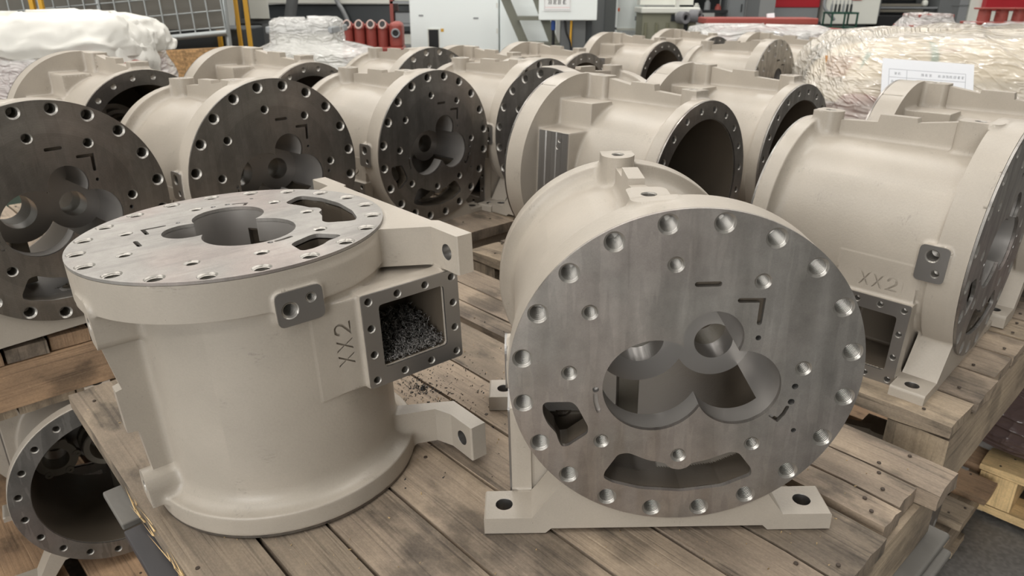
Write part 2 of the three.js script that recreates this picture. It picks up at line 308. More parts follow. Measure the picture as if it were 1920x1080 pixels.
// outline of the three bores joined (seen from a point inside them all)
const LOBE_OUT = (() => {
  const out = []; const O = [16, 14];
  for (let i = 0; i < 300; i++) {
    const a = i / 300 * 2 * Math.PI, dx = Math.cos(a), dy = Math.sin(a); let r = 0;
    for (let pass = 0; pass < 3; pass++) for (const [cx, cy, R] of LOBES) { const fx = O[0] - cx, fy = O[1] - cy, b = fx * dx + fy * dy, q = b * b - (fx * fx + fy * fy - R * R); if (q < 0) continue; const t0 = -b - Math.sqrt(q), t1 = -b + Math.sqrt(q); if (t0 <= r + 7 && t1 > r) r = t1; }
    out.push([O[0] + r * dx, O[1] + r * dy]);
  }
  return out;
})();
const S = 0.001, mm = (g) => { g.scale(S, S, S); return g; };
function extrude(shape, depth, z0, bevel = 0, seg = 1) { // solid from z0 to z0 + depth
  const g = new THREE.ExtrudeGeometry(shape, { depth: depth - (bevel ? bevel : 0), bevelEnabled: bevel > 0, bevelSize: bevel, bevelThickness: bevel, bevelOffset: -bevel, bevelSegments: seg, curveSegments: 48, steps: 1 });
  g.translate(0, 0, z0); return g;
}
const planeUV = (g, s, ox = 0.5, oy = 0.5) => { const p = g.attributes.position, uv = new Float32Array(p.count * 2); for (let i = 0; i < p.count; i++) { uv[2 * i] = p.getX(i) * s + ox; uv[2 * i + 1] = p.getY(i) * s + oy; } g.setAttribute('uv', new THREE.BufferAttribute(uv, 2)); return g; };
function frontFace(far) {
  const n = far ? 20 : 40;
  const mk = (slots) => {
    const s = shapeOf(ring(0, 0, slots ? 215.3 : 212.5, far ? 72 : 160));
    s.holes.push(pathOf(LOBE_OUT), pathOf(roundPoly(PORT1, 6, far ? 1 : 3)), pathOf(roundPoly(PORT2, 5, far ? 1 : 3)));
    for (const h of OUT) s.holes.push(pathOf(ring(h[0], h[1], 12.6, n))); for (const h of INN) s.holes.push(pathOf(ring(h[0], h[1], 10.2, n)));
    for (const h of DOWELS) s.holes.push(pathOf(ring(h[0], h[1], h[2], 16)));
    for (const [p, w] of [[[[6, 124], [31, 124]], 6.5], [[[57, 102.5], [83, 102], [82, 73]], 6], [[[-108.6, -22.5], [-108, -32], [-104.5, -45]], 6], [[[129, -45], [125.5, -54], [119, -63], [110, -56.5]], 5]]) s.holes.push(pathOf(strokePoly(p, w)));
    return s;
  };
  const top = extrude(mk(true), 4, -4), low = new THREE.ExtrudeGeometry(mk(false), { depth: 2, bevelEnabled: false, curveSegments: 12 }); low.translate(0, 0, -6);
  return planeUV(mm(mergeAll([top, low])), 2);
}
function lathe(profile, seg) { const g = new THREE.LatheGeometry(profile.map((p) => new THREE.Vector2(p[0], p[1])), seg); g.rotateX(Math.PI / 2); return g; } // profile: radius, z
function boltHole(r, depth, detail, chamfer = 2.4) { // a tapped hole seen from its mouth at z = 0, going to -depth
  const p = [[0.01, -depth - r * 0.45], [r - chamfer, -depth]]; const pitch = detail > 1 ? 2.6 : 0;
  if (pitch) for (let z = -depth + 1; z < -chamfer - 1.5; z += pitch) p.push([r - chamfer, z], [r - chamfer - 1.3, z + 0.8], [r - chamfer - 1.3, z + 1.8], [r - chamfer, z + 2.55]);
  p.push([r - chamfer, -chamfer - 0.6], [r, -0.1]);
  let g = lathe(p, detail > 1 ? 36 : detail ? 20 : 8); g = mm(g); return toCreasedNormals(g, 0.5);
}
function rotorBlock() {
  const ev = new Evaluator(); ev.attributes = ['position', 'normal']; ev.useGroups = false;
  const prep = (g) => { g = mergeVertices(g.index ? g : g); g.deleteAttribute('uv'); const b = new Brush(g); b.updateMatrixWorld(); return b; };
  const lob = (grow, z0, z1) => LOBES.map((L) => { const g = cyl(L[2] + grow, L[2] + grow, z1 - z0, 96); g.deleteAttribute('uv'); g.rotateX(Math.PI / 2); g.translate(L[0], L[1], (z0 + z1) / 2); return prep(g); });
  let s = null; for (const b of lob(15, -126, -5)) s = s ? ev.evaluate(s, b, ADDITION) : b;
  const cut = extrude(shapeOf(LOBE_OUT), 140, -130); cut.deleteAttribute('uv'); s = ev.evaluate(s, prep(cut), SUBTRACTION);
  const w = extrude(shapeOf([[-150, -10], [-60, -8], [40, -48], [101, -52], [130, -80], [130, -150], [-150, -150]]), 120, -156); w.deleteAttribute('uv'); s = ev.evaluate(s, prep(w), SUBTRACTION); // open underneath
  let e = null; for (const b of lob(1, -165, -124.5)) e = e ? ev.evaluate(e, b, ADDITION) : b;
  for (const [x, y, r] of [[-36.5, -11.5, 34], [66, -16, 26.5]]) { const g = cyl(r, r, 90, 64); g.rotateX(Math.PI / 2); g.translate(x, y, -150); e = ev.evaluate(e, prep(g), SUBTRACTION); }
  s = ev.evaluate(s, e, ADDITION);
  let g = s.geometry.clone(); g = g.index ? g.toNonIndexed() : g; g = toCreasedNormals(g, 0.6); return boxUV(mm(g));
}
function letteringPlate() { // XX2 cut through a thin painted plate that fills its bed; text runs along +z, its top towards +y
  const w = 3.4, X = (o) => { const a = 8.5, b = 12, t = w / 2 * 1.25, k = t * a / b; return [[-a, -b], [-a + 2 * k, -b], [0, -k * 1.7], [a - 2 * k, -b], [a, -b], [k, 0], [a, b], [a - 2 * k, b], [0, k * 1.7], [-a + 2 * k, b], [-a, b], [-k, 0]].map((p) => [p[0] + o, p[1]]); };
  const two = []; for (let i = 0; i <= 14; i++) { const a = Math.PI * (0.95 - 1.2 * i / 14); two.push([23 + 7 * Math.cos(a), 5 + 6.8 * Math.sin(a)]); } two.push([15.6, -10.2], [31, -10.2]);
  const s = shapeOf([[-40, -17.5], [40, -17.5], [40, 14.6], [-40, 14.6]]); s.holes.push(pathOf(X(-23)), pathOf(X(-1)), pathOf(strokePoly(two, w)));
  const g = new THREE.ExtrudeGeometry(s, { depth: 3.4, bevelEnabled: false }); // shape x -> z, y -> y, depth -> -x
  g.applyMatrix4(new THREE.Matrix4().makeBasis(new THREE.Vector3(0, 0, 1), new THREE.Vector3(0, 1, 0), new THREE.Vector3(-1, 0, 0)));
  g.translate(-205.88, -57, -131); return boxUV(mm(g));
}
function sideFace(pts, holes, x0, t, r) { // machined face in the plane x = x0 - t; pts and holes in (z, y)
  const s = shapeOf(roundPoly(pts, r, 4)); for (const h of holes) s.holes.push(pathOf(h));
  const g = extrude(s, t, 0); g.applyMatrix4(new THREE.Matrix4().makeBasis(new THREE.Vector3(0, 0, 1), new THREE.Vector3(0, 1, 0), new THREE.Vector3(-1, 0, 0))); g.translate(x0, 0, 0); return boxUV(mm(g), 2);
}
function rearFace(n) {
  const s = shapeOf(ring(BC[0], BC[1], 196.4, n)); s.holes.push(pathOf(ring(BC[0], BC[1], 156.5, n)));
  for (const h of REAR) s.holes.push(pathOf(ring(h[0], h[1], 8, n > 100 ? 24 : 12)));
  const g = extrude(s, 4, -377.5); return planeUV(mm(g), 2);
}
function bearingBosses() { // what shows inside the open rear: two flanged bearing seats and the oil shelf
  const a = lathe([[34.2, -166], [34.2, -226], [46, -226], [48, -224], [48, -190], [54, -186], [54, -166]], 48); a.translate(-36.5, -11.5, 0);
  const b = lathe([[26.8, -166], [26.8, -212], [44, -212], [45, -210], [45, -200], [36, -198], [36, -166]], 40); b.translate(66, -16, 0);
  const lugs = []; for (let i = 0; i < 6; i++) { const q = lathe([[3, -214], [8.5, -214], [9, -213], [9, -200], [3, -200]], 14); q.translate(66 + 42 * Math.cos(i * 1.047), -16 + 42 * Math.sin(i * 1.047), 0); lugs.push(q); }
  const post = box(30, 100, 26, -46, -118, -150, 3);
  const parts = [a, b, ...lugs, post].map((q) => toCreasedNormals(q, 0.6));
  return boxUV(mm(mergeAll(parts)));
}
function makeHousing(level) { // 2 near, 1 middle, 0 far
  const o = new THREE.Group();
  FINE = level; const [cast, inside] = contour(sdf, BOUNDS[0], BOUNDS[1], [8, 4.8, 3.6][level]);
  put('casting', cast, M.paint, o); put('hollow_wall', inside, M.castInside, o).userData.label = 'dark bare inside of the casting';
  put('front_face', frontFace(level === 0), M.faceOiled, o).userData.label = 'machined front face';
  const rb = put('rotor_bores', rotorGeo, M.bore, o); rb.userData.label = 'bare machined bores';
  put('bearing_seats', seatGeo, M.castSeat, o);
  put('rear_face', rearFace(level ? 128 : 64), M.faceOiled, o).userData.label = 'machined ring at the rear';
  const pts = [[-206, -237], [-66, -237], [-66, -82], [-206, -82]];
  put('port_face', sideFace(pts, [roundPoly([[-180, -212], [-85, -212], [-85, -107], [-180, -107]], 6, 3), ...PORT_HOLES.map((h) => ring(h[1], h[0], 6.2, 16))], -217, 3, 5), M.steel, o).userData.label = 'machined face of the side port';
  put('boss_face', sideFace([[-77, -32], [-31, -32], [-31, 30], [-77, 30]], [ring(-56, 13, 11.6, 24), ring(-46, -16, 7.2, 18)], -217, 3, 9), M.steel, o).userData.label = 'machined pad with two tapped holes';
  // grooved pad on the right flank
  const pad = shapeOf([[-146, 0], [-146, 3], [-128, 3], [-125, 1.6], [-112, 1.6], [-109, 3], [-96, 3], [-93, 1.2], [-80, 1.2], [-77, 3], [-66, 4], [-60, 5], [-60, 0]].map(([a, b]) => [a, b]));
  const pg = extrude(pad, 222, 0); pg.applyMatrix4(new THREE.Matrix4().makeBasis(new THREE.Vector3(0, 0, 1), new THREE.Vector3(1, 0, 0), new THREE.Vector3(0, 1, 0))); pg.translate(157, -124.5, 0);
  put('side_pad', boxUV(mm(pg), 2), M.steel, o).userData.label = 'grooved machined pad';
  if (level) put('lettering_plate', letterGeo, M.paint, o);
  const bh = boltHole(12.6, level ? 40 : 4, level, level > 1 ? 1.6 : 3), ih = boltHole(10.2, level ? 36 : 3.5, level, 2), rh = boltHole(8, level ? 24 : 2.5, Math.min(level, 1), 1.6), ph = boltHole(6.2, 16, Math.min(level, 1), 1.2), dh = boltHole(4, 24, 0, 0.4);
  const at = (name, g, x, y, z, q) => { const m = put(name, g, M.thread, o); m.position.set(x * S, y * S, z * S); if (q) m.quaternion.copy(q); return m; };
  for (const h of OUT) at('bolt_hole', bh, h[0], h[1], 0);
  for (const h of INN) at('small_bolt_hole', ih, h[0], h[1], 0);
  if (level) for (const h of DOWELS) { const m = at('dowel_hole', dh, h[0], h[1], 0); m.scale.set(h[2] / 4, h[2] / 4, 1); m.material = M.steel; }
  const back = new THREE.Quaternion().setFromEuler(new THREE.Euler(0, Math.PI, 0)), left = new THREE.Quaternion().setFromEuler(new THREE.Euler(0, -Math.PI / 2, 0)), up = new THREE.Quaternion().setFromEuler(new THREE.Euler(-Math.PI / 2, 0, 0));
  for (const h of REAR) at('rear_bolt_hole', rh, h[0], h[1], -377.5, back);
  if (level) for (const h of PORT_HOLES) at('port_bolt_hole', ph, -220, h[0], h[1], left);
  if (level) {
    const right = new THREE.Quaternion().setFromEuler(new THREE.Euler(0, Math.PI / 2, 0)), pb = boltHole(5, 3, 1, 1.2); at('pad_bolt_hole', pb, 160.4, 80, -122, right); at('pad_bolt_hole', pb, 160.4, 64, -116, right);
    at('oil_port', boltHole(11.6, 34, level, 2), -220, 13, -56, left); at('gauge_port', boltHole(7.2, 20, level, 1.2), -220, -16, -46, left);
    const lg = boltHole(9.2, 26, 1, 1); at('lifting_hole', lg, -47, 199.4, -328, up); at('lifting_hole', lg, -42, 211, -74, up);
    const fg = mm(lathe([[11.4, -26], [11.4, -0.6], [12, 0]], 28)); for (const h of FEET) { const m = at('foot_hole', fg, h[0], h[2], h[1], up); m.material = M.steel; }
  }
  return o;
}
const rotorGeo = rotorBlock(), seatGeo = bearingBosses(), letterGeo = letteringPlate();
const LOD = [makeHousing(0), makeHousing(1), makeHousing(2)];
const TILT = new THREE.Matrix4().set(0.99955989, -0.02966286, 0.00038834, 0, 0.02966286, 0.99921724, -0.02617311, 0, 0.00038834, 0.02617311, 0.99965735, 0, 0, 0, 0, 1); // the front pallet leans a little
function housing(level, pose, label, group, face, rear) {
  const o = LOD[level].clone(); o.name = numbered('compressor_housing'); scene.add(o);
  tag(o, label, 'housing', group);
  if (pose.isMatrix4) pose.decompose(o.position, o.quaternion, o.scale);
  else {
    const [x, y, z, yaw, tx = 0, tz = 0] = pose; o.position.set(x, y, z);
    const ax = new THREE.Vector3(tx, 0, tz), an = ax.length(); const q = new THREE.Quaternion(); if (an > 1e-6) q.setFromAxisAngle(ax.normalize(), an);
    o.quaternion.copy(q).multiply(new THREE.Quaternion().setFromAxisAngle(new THREE.Vector3(0, 1, 0), yaw));
  }
  for (const c of o.children) { if (c.name === 'front_face' && face) c.material = face; if (c.name === 'rear_face' && rear) c.material = rear; }
  return o;
}

// ------------------------------------------------------------------ the housings
const BX = new THREE.Matrix4().makeBasis(new THREE.Vector3(-0.62796677, -0.0215047, -0.77794298), new THREE.Vector3(-0.77727049, -0.0325541, 0.62832382), new THREE.Vector3(-0.0388371, 0.9992386, 0.0037279)); BX.setPosition(-0.61748343, 0.11878994, -0.22277397);
const GROUP = 'beige compressor housings on the pallets';
const heroA = housing(2, TILT, 'beige cast housing standing on its feet at the front, three-lobed bores in its grey face', GROUP, M.faceHero);
const heroB = housing(2, BX, 'beige housing stood on end, pale machined face upward and metal chips in its square port', GROUP, M.faceTop);
for (const c of heroB.children) if (c.name === 'rotor_bores') c.material = M.bore;
for (const [k, level, pose, label, face, rear] of [
  ['C', 1, [-1.0951, 0.0341, -0.5709, 0.8459, 0.01, 0.0117], 'dark-faced housing cut by the left picture edge, first of its row', M.faceOiled],
  ['D', 1, [-0.7641, 0.0392, -0.899, 0.8408, -0.0151, 0.0023], 'dark-faced housing directly behind the upended one, second from left in its row', M.faceOiled],
  ['E', 1, [-0.4391, 0.0183, -1.3237, 0.864, 0.0041, -0.0195], 'dark-faced housing third from left in its row, curved window low in its face', M.faceOiled],
  ['F', 1, [-0.1196, 0.0251, -1.6405, 0.8656, 0.012, -0.0049], 'housing fourth from left in its row, half hidden by a big plain disc', M.faceOiled],
  ['G', 1, [0.6679, 0.0183, -0.4712, 0.8094, 0.0049, -0.0238], 'large beige housing at the right edge, lettered XX2 above its square side port', M.faceGrey],
  ['H', 1, [-0.0872, 0.0392, -1.0811, 3.9387, -0.0103, -0.0196], 'backward beige housing behind the front one, grooved pad on its side, open dark rear ring', M.faceOiled, M.faceOiled],
  ['H2', 1, [0.2407, 0.0371, -1.3993, 3.9287, 0.0004, -0.0027], 'backward housing with open dark ring, between the grooved-pad housing and the wrapped pallet', M.faceOiled, M.faceGrey],
  ['G2', 1, [0.693, 0.03, -1.008, 3.94], 'backward beige housing at right, plain disc and stepped ridge in front of the paper label', M.faceOiled],
  ['I', 0, [-1.5469, 0.0554, -1.4898, 4.0079], 'backward housing at upper left, below the white sheeted heap', M.faceOiled, M.faceOiled],
  ['I2', 0, [-1.1701, 0.0524, -1.7506, 4.0607], 'backward housing in front of the fibre board, ring half hidden behind two faces', M.faceOiled, M.faceOiled],
  ['K1', 0, [-0.5323, 0.0239, -2.139, 0.7396, 0.0066, 0.0054], 'far housing showing its drilled face below the black opening of the white cabinet', M.faceGrey],
  ['K2a', 0, [-0.494, 0.005, -2.588, 3.93], 'far backward housing in front of the white cabinet, only disc and ridge showing', M.faceOiled],
  ['K2b', 0, [-0.2018, 0.0042, -2.8574, 3.9327], 'far backward housing under the stair stringer, part of its ring showing', M.faceOiled, M.faceGrey],
  ['K3', 0, [0.25, 0.0247, -3.3529, 3.9174], 'far backward housing in front of the grey column, arch of dark ring and bore', M.faceOiled, M.faceOiled],
  ['K4', 0, [0.7581, 0.0038, -4.2619, 3.8342], 'farthest backward housing, below the two grey rollers', M.faceOiled, M.faceGrey],
  ['K5', 0, [0.9654, 0.0274, -2.6722, 0.8136, -0.0147, 0.0001], 'far housing with a light grey drilled face, left of the far open ring', M.faceGrey],
  ['K6', 0, [0.986, 0.0342, -3.2092, 3.9314], 'far backward housing with open ring touching the wrapped pallet', M.faceOiled, M.faceGrey],
  ['L', 1, [-0.124, 0.03, -1.284, -0.8], 'housing lying crosswise behind the disc of the grooved-pad one, concave rear flange to the right', M.faceOiled],
  ['GL', 0, [0.578, -0.537, -0.367, 0.8], 'lower-level housing under the right pallet, only an edge of its drilled face showing', M.faceOiled],
  ['J', 1, [-1.3269, -0.5466, -0.8213, 3.741, -0.0063, 0.0086], 'housing on the lower level under the left pallet, its wide grey rear ring open', M.faceOiled, M.faceGrey],
]) housing(level, pose, label, GROUP, face, rear);

// ------------------------------------------------------------------ wood
const woodTex = (r, g, b, s, dark, pale) => dataTex(1024, 512, (u, v, c) => { // u along the grain, tile 1.2 m x 0.4 m
  const w = v + 0.02 * tf(u, v, 4, 3, s, 3), grain = tf(u, w, 5, 130, s + 1, 4), ring = 0.5 + 0.5 * Math.sin(2 * Math.PI * (w * 26 + 2.2 * tf(u, v, 3, 5, s + 2, 3)));
  const blot = tf(u, v, 9, 5, s + 4, 5), crack = smooth(0.70, 0.76, tf(u, w, 6, 90, s + 6, 2)) , speck = tn(u, v, 500, 250, s + 8), dirt = smooth(0.5, 0.72, tf(u, v, 12, 7, s + 10, 5));
  let k = 1 + 0.13 * (grain - 0.5) + 0.03 * (ring - 0.5) + 0.50 * (blot - 0.5) - dark * dirt - 0.12 * crack + 0.10 * (speck - 0.5);
  if (tn(u, v, 330, 120, s + 12) > 0.975) k += pale;
  c[0] = r * k; c[1] = g * k * 0.998; c[2] = b * k * (1 - 0.03 * blot);
}, true);
const woodBump = dataTex(1024, 512, (u, v, c) => { const w = v + 0.02 * tf(u, v, 4, 3, 5, 3); c[0] = c[1] = c[2] = 128 + 110 * (tf(u, w, 5, 130, 6, 4) - 0.5) + 60 * (tf(u, v, 40, 20, 9, 3) - 0.5) - 60 * smooth(0.68, 0.74, tf(u, w, 6, 90, 11, 2)); });
const wood = (t) => new THREE.MeshStandardMaterial({ map: t, roughness: 0.8, metalness: 0, bumpMap: woodBump, bumpScale: 0.0011 });
M.woodGrey = wood(woodTex(147, 132, 117, 11, 0.24, 0.16));
M.woodGrey2 = wood(woodTex(132, 119, 105, 31, 0.28, 0.18));
M.woodTan = wood(woodTex(160, 144, 125, 51, 0.2, 0.12));
M.woodBrown = wood(woodTex(160, 132, 106, 71, 0.25, 0.12));
M.woodRaw = wood(woodTex(206, 178, 134, 91, 0.1, 0.08));
M.woodOld = wood(woodTex(122, 108, 94, 95, 0.3, 0.12));
// one board: x along the grain from x0 to x1, z from z0 to z1, top at y = y1; edges a little ragged
function board(x0, x1, y0, y1, z0, z1, wear = 1, sx = 14) {
  const L = x1 - x0, W = z1 - z0, H = y1 - y0, g = new THREE.BoxGeometry(L, H, W, sx, 2, Math.max(3, Math.min(8, Math.round(W / 0.025)))); g.translate((x0 + x1) / 2, (y0 + y1) / 2, (z0 + z1) / 2);
  const p = g.attributes.position, o = rnd(100);
  for (let i = 0; i < p.count; i++) {
    let x = p.getX(i), y = p.getY(i), z = p.getZ(i); const ex = Math.min(x - x0, x1 - x), ez = Math.min(z - z0, z1 - z), ey = Math.min(y - y0, y1 - y);
    const n1 = nz(x * 11 + o, z * 30, y * 20), n2 = nz(x * 26 + o, 7.7, z * 40), n3 = nz(x * 60, y * 90 + o, z * 60);
    const zc = z < (z0 + z1) / 2 ? 1 : -1, xc = x < (x0 + x1) / 2 ? 1 : -1;
    if (ez < 1e-5) z += zc * wear * (0.0004 + 0.0012 * Math.abs(n2) + (y > y1 - 1e-5 ? 0.0004 : 0));
    if (ex < 1e-5) x += xc * wear * (0.001 + 0.0022 * n3 + 0.0015 * n2);
    if (ey < 1e-5) y += (y > (y0 + y1) / 2 ? 1 : -1) * wear * (0.0008 * n1 - (ez < 1e-5 ? 0.0005 + 0.0008 * n3 : 0) - (ex < 1e-5 ? 0.002 : 0));
    p.setXYZ(i, x, y, z);
  }
  const u0 = rnd(1), v0 = rnd(1); let h = toCreasedNormals(g, 0.7);
  const q = h.attributes.position, n = h.attributes.normal, uv = new Float32Array(q.count * 2);
  for (let i = 0; i < q.count; i++) { const ay = Math.abs(n.getY(i)), az = Math.abs(n.getZ(i)), ax = Math.abs(n.getX(i)); if (ax > ay && ax > az) { uv[2 * i] = q.getY(i) / 1.2 + u0; uv[2 * i + 1] = q.getZ(i) / 0.4 + v0; } else { uv[2 * i] = q.getX(i) / 1.2 + u0; uv[2 * i + 1] = (ay >= az ? q.getZ(i) : q.getY(i)) / 0.4 + v0; } }
  h.setAttribute('uv', new THREE.BufferAttribute(uv, 2)); return h;
}
const crossBoard = (x0, x1, y0, y1, z0, z1, wear = 1) => { const g = board(z0, z1, y0, y1, -x1, -x0, wear); g.rotateY(-Math.PI / 2); return g; }; // grain along z
function nails(spots, y) { return spots.map(([x, z]) => { const g = cyl(0.003, 0.0032, 0.0012, 8); g.translate(x, y, z); return g; }); }
M.nail = new THREE.MeshStandardMaterial({ color: 0x4a4038, roughness: 0.6, metalness: 0.4 });
// pallet frame: x along the deck planks, z across them, y up, deck top at y = 0
function pallet(label, matrix, planks, opt) {
  const t = thing('pallet', label, 'pallet', [0, 0, 0], 0, opt.group || 'wooden pallets'); matrix.decompose(t.position, t.quaternion, t.scale);
  const { th = 0.034, sh = 0.096, bt = 0.025, mats = [M.woodGrey, M.woodGrey2], bearer = M.woodGrey, xs, wear = 1, bw = 0.09 } = opt; const spots = [];
  for (const [z0, z1, x0, x1, dy = 0, mat] of planks) {
    put('plank', board(x0, x1, -th + dy, dy, z0, z1, wear), mat || mats[Math.floor(rnd(mats.length))], t);
    for (const x of xs) for (let k = 0; k < 2; k++) spots.push([clamp(x + rnd(-0.03, 0.03), x0 + 0.015, x1 - 0.015), lerp(z0, z1, k ? 0.78 : 0.22) + rnd(-0.012, 0.012)]);
  }
  const za = Math.min(...planks.map((p) => p[0])) + (opt.inset || 0.004), zb = opt.zb ?? Math.max(...planks.map((p) => p[1])) - (opt.inset || 0.004);
  for (const x of xs) put('bearer', crossBoard(x - bw / 2, x + bw / 2, -th - sh, -th - 0.0005, za, zb, wear), bearer, t);
  if (bt) { const n = opt.bottoms || 5; for (let i = 0; i < n; i++) { const w = 0.105, z = lerp(za, zb - w, i / (n - 1)); put('bottom_board', board(planks[0][2] + 0.01, planks[0][3] - 0.01, -th - sh - bt, -th - sh - 0.0005, z, z + w, wear), mats[0], t); } }
  put('nails', nails(spots, -0.0001), M.nail, t).userData.kind = 'stuff';
  return t;
}
const basis = (dx, dz, x, y, z) => { const l = Math.hypot(dx, dz); dx /= l; dz /= l; const m = new THREE.Matrix4().makeBasis(new THREE.Vector3(dx, 0, dz), new THREE.Vector3(0, 1, 0), new THREE.Vector3(-dz, 0, dx)); m.setPosition(x, y, z); return m; };
reseed(101);
// the front pallet (it leans like the housings on it)
const heroM = TILT.clone().multiply(basis(0.6756, 0.7373, 0, -0.2435, 0));
{
  const N = [-515, -414, -331, -224, -112, -8, 82, 205, 274, 338, 418], planks = [];
  for (let i = 0; i < N.length - 1; i++) { const gap = [4, 3, 2, 2, 2, 2.4, 1.5, 1.2, 1.5, 1.5][i] / 1000, wide = i === 7 ? 0.014 : 0; planks.push([-N[i + 1] / 1000 + gap / 2, -N[i] / 1000 - gap / 2 - wide, -1.0 + rnd(-0.01, 0.01), [0.203, 0.204, 0.2, 0.205, 0.199, 0.205, 0.2, 0.19, 0.186, 0.215][i], rnd(-0.001, 0)]); }
  const t = pallet('weathered grey pallet under the two front housings, splintered raw edge at its left', heroM, planks, { xs: [-0.94, -0.4, 0.15], bt: 0, zb: 0.29, mats: [M.woodGrey, M.woodGrey2, M.woodGrey], bearer: M.woodTan, wear: 1.5, group: 'wooden pallets' });
  // splinters of raw wood along the broken left edge and at the right corner
  const sp = []; reseed(5);
  for (let i = 0; i < 80; i++) { const x = rnd(-0.62, 0.2), l = rnd(0.02, 0.09), g = new THREE.ConeGeometry(rnd(0.0006, 0.0017), l, 4); g.rotateZ(Math.PI / 2 + rnd(-0.12, 0.12)); g.rotateY(rnd(-0.12, 0.12)); g.translate(x, rnd(-0.028, -0.002), 0.512 + rnd(-0.003, 0.004)); sp.push(boxUV(g, 2)); }
  const s = put('splinters', sp, M.woodRaw, t); s.userData.kind = 'stuff'; s.userData.label = 'pale raw splinters';
}
// grey sheets laid under the front pallet
M.sheet = new THREE.MeshStandardMaterial({ color: 0x6b6863, roughness: 0.8, bumpMap: paintBump, bumpScale: 0.001 });
M.sheetDark = new THREE.MeshStandardMaterial({ color: 0x3c3a3c, roughness: 0.5 });
const inHero = (g, y0) => { g.applyMatrix4(heroM); return boxUV(g); };
tag(put('packing_sheet', inHero(new RoundedBoxGeometry(0.104, 0.012, 0.24, 1, 0.003).translate(-0.648, -0.0418, 0.419)), M.sheet), 'light grey speckled packing sheet sticking out under the left edge of the front pallet', 'sheet');
tag(put('packing_sheet', inHero(new RoundedBoxGeometry(0.5, 0.014, 0.24, 1, 0.002).translate(-0.33, -0.0428, 0.421)), M.sheetDark), 'smooth dark grey packing sheet with pale edges under the lower left pallet corner', 'sheet');
for (const [i, dx, dz, y] of [[0, 0, 0, -0.1375], [1, 0.012, 0.02, -0.1515], [2, 0.005, 0.05, -0.1655]])
  tag(put('packing_sheet', inHero(new RoundedBoxGeometry(0.34, 0.013, 0.6, 1, 0.005).translate(0.05 + dx, y, -0.14 + dz)), M.sheet), ['topmost of three thick grey sheets under the right end of the front pallet', 'middle one of three thick grey sheets under the right end of the front pallet', 'lowest of three thick grey sheets under the right end of the front pallet'][i], 'sheet');
{ // what carries the front pallet
  const t = thing('steel_stand', 'dark steel stand in the shade beneath the front pallet', 'stand'); M.darkSteel = new THREE.MeshStandardMaterial({ color: 0x2b2c2e, roughness: 0.5, metalness: 0.3 });
  heroM.decompose(t.position, t.quaternion, t.scale);
  put('table_plate', box(1.0, 0.02, 0.6, -0.42, -0.214, 0.05), M.darkSteel, t);
  for (const [x, z] of [[-0.85, -0.2], [0.0, -0.2], [-0.85, 0.28], [0.0, 0.28]]) put('leg', box(0.07, 0.445, 0.07, x, -0.447, z, 0.004), M.darkSteel, t);
}
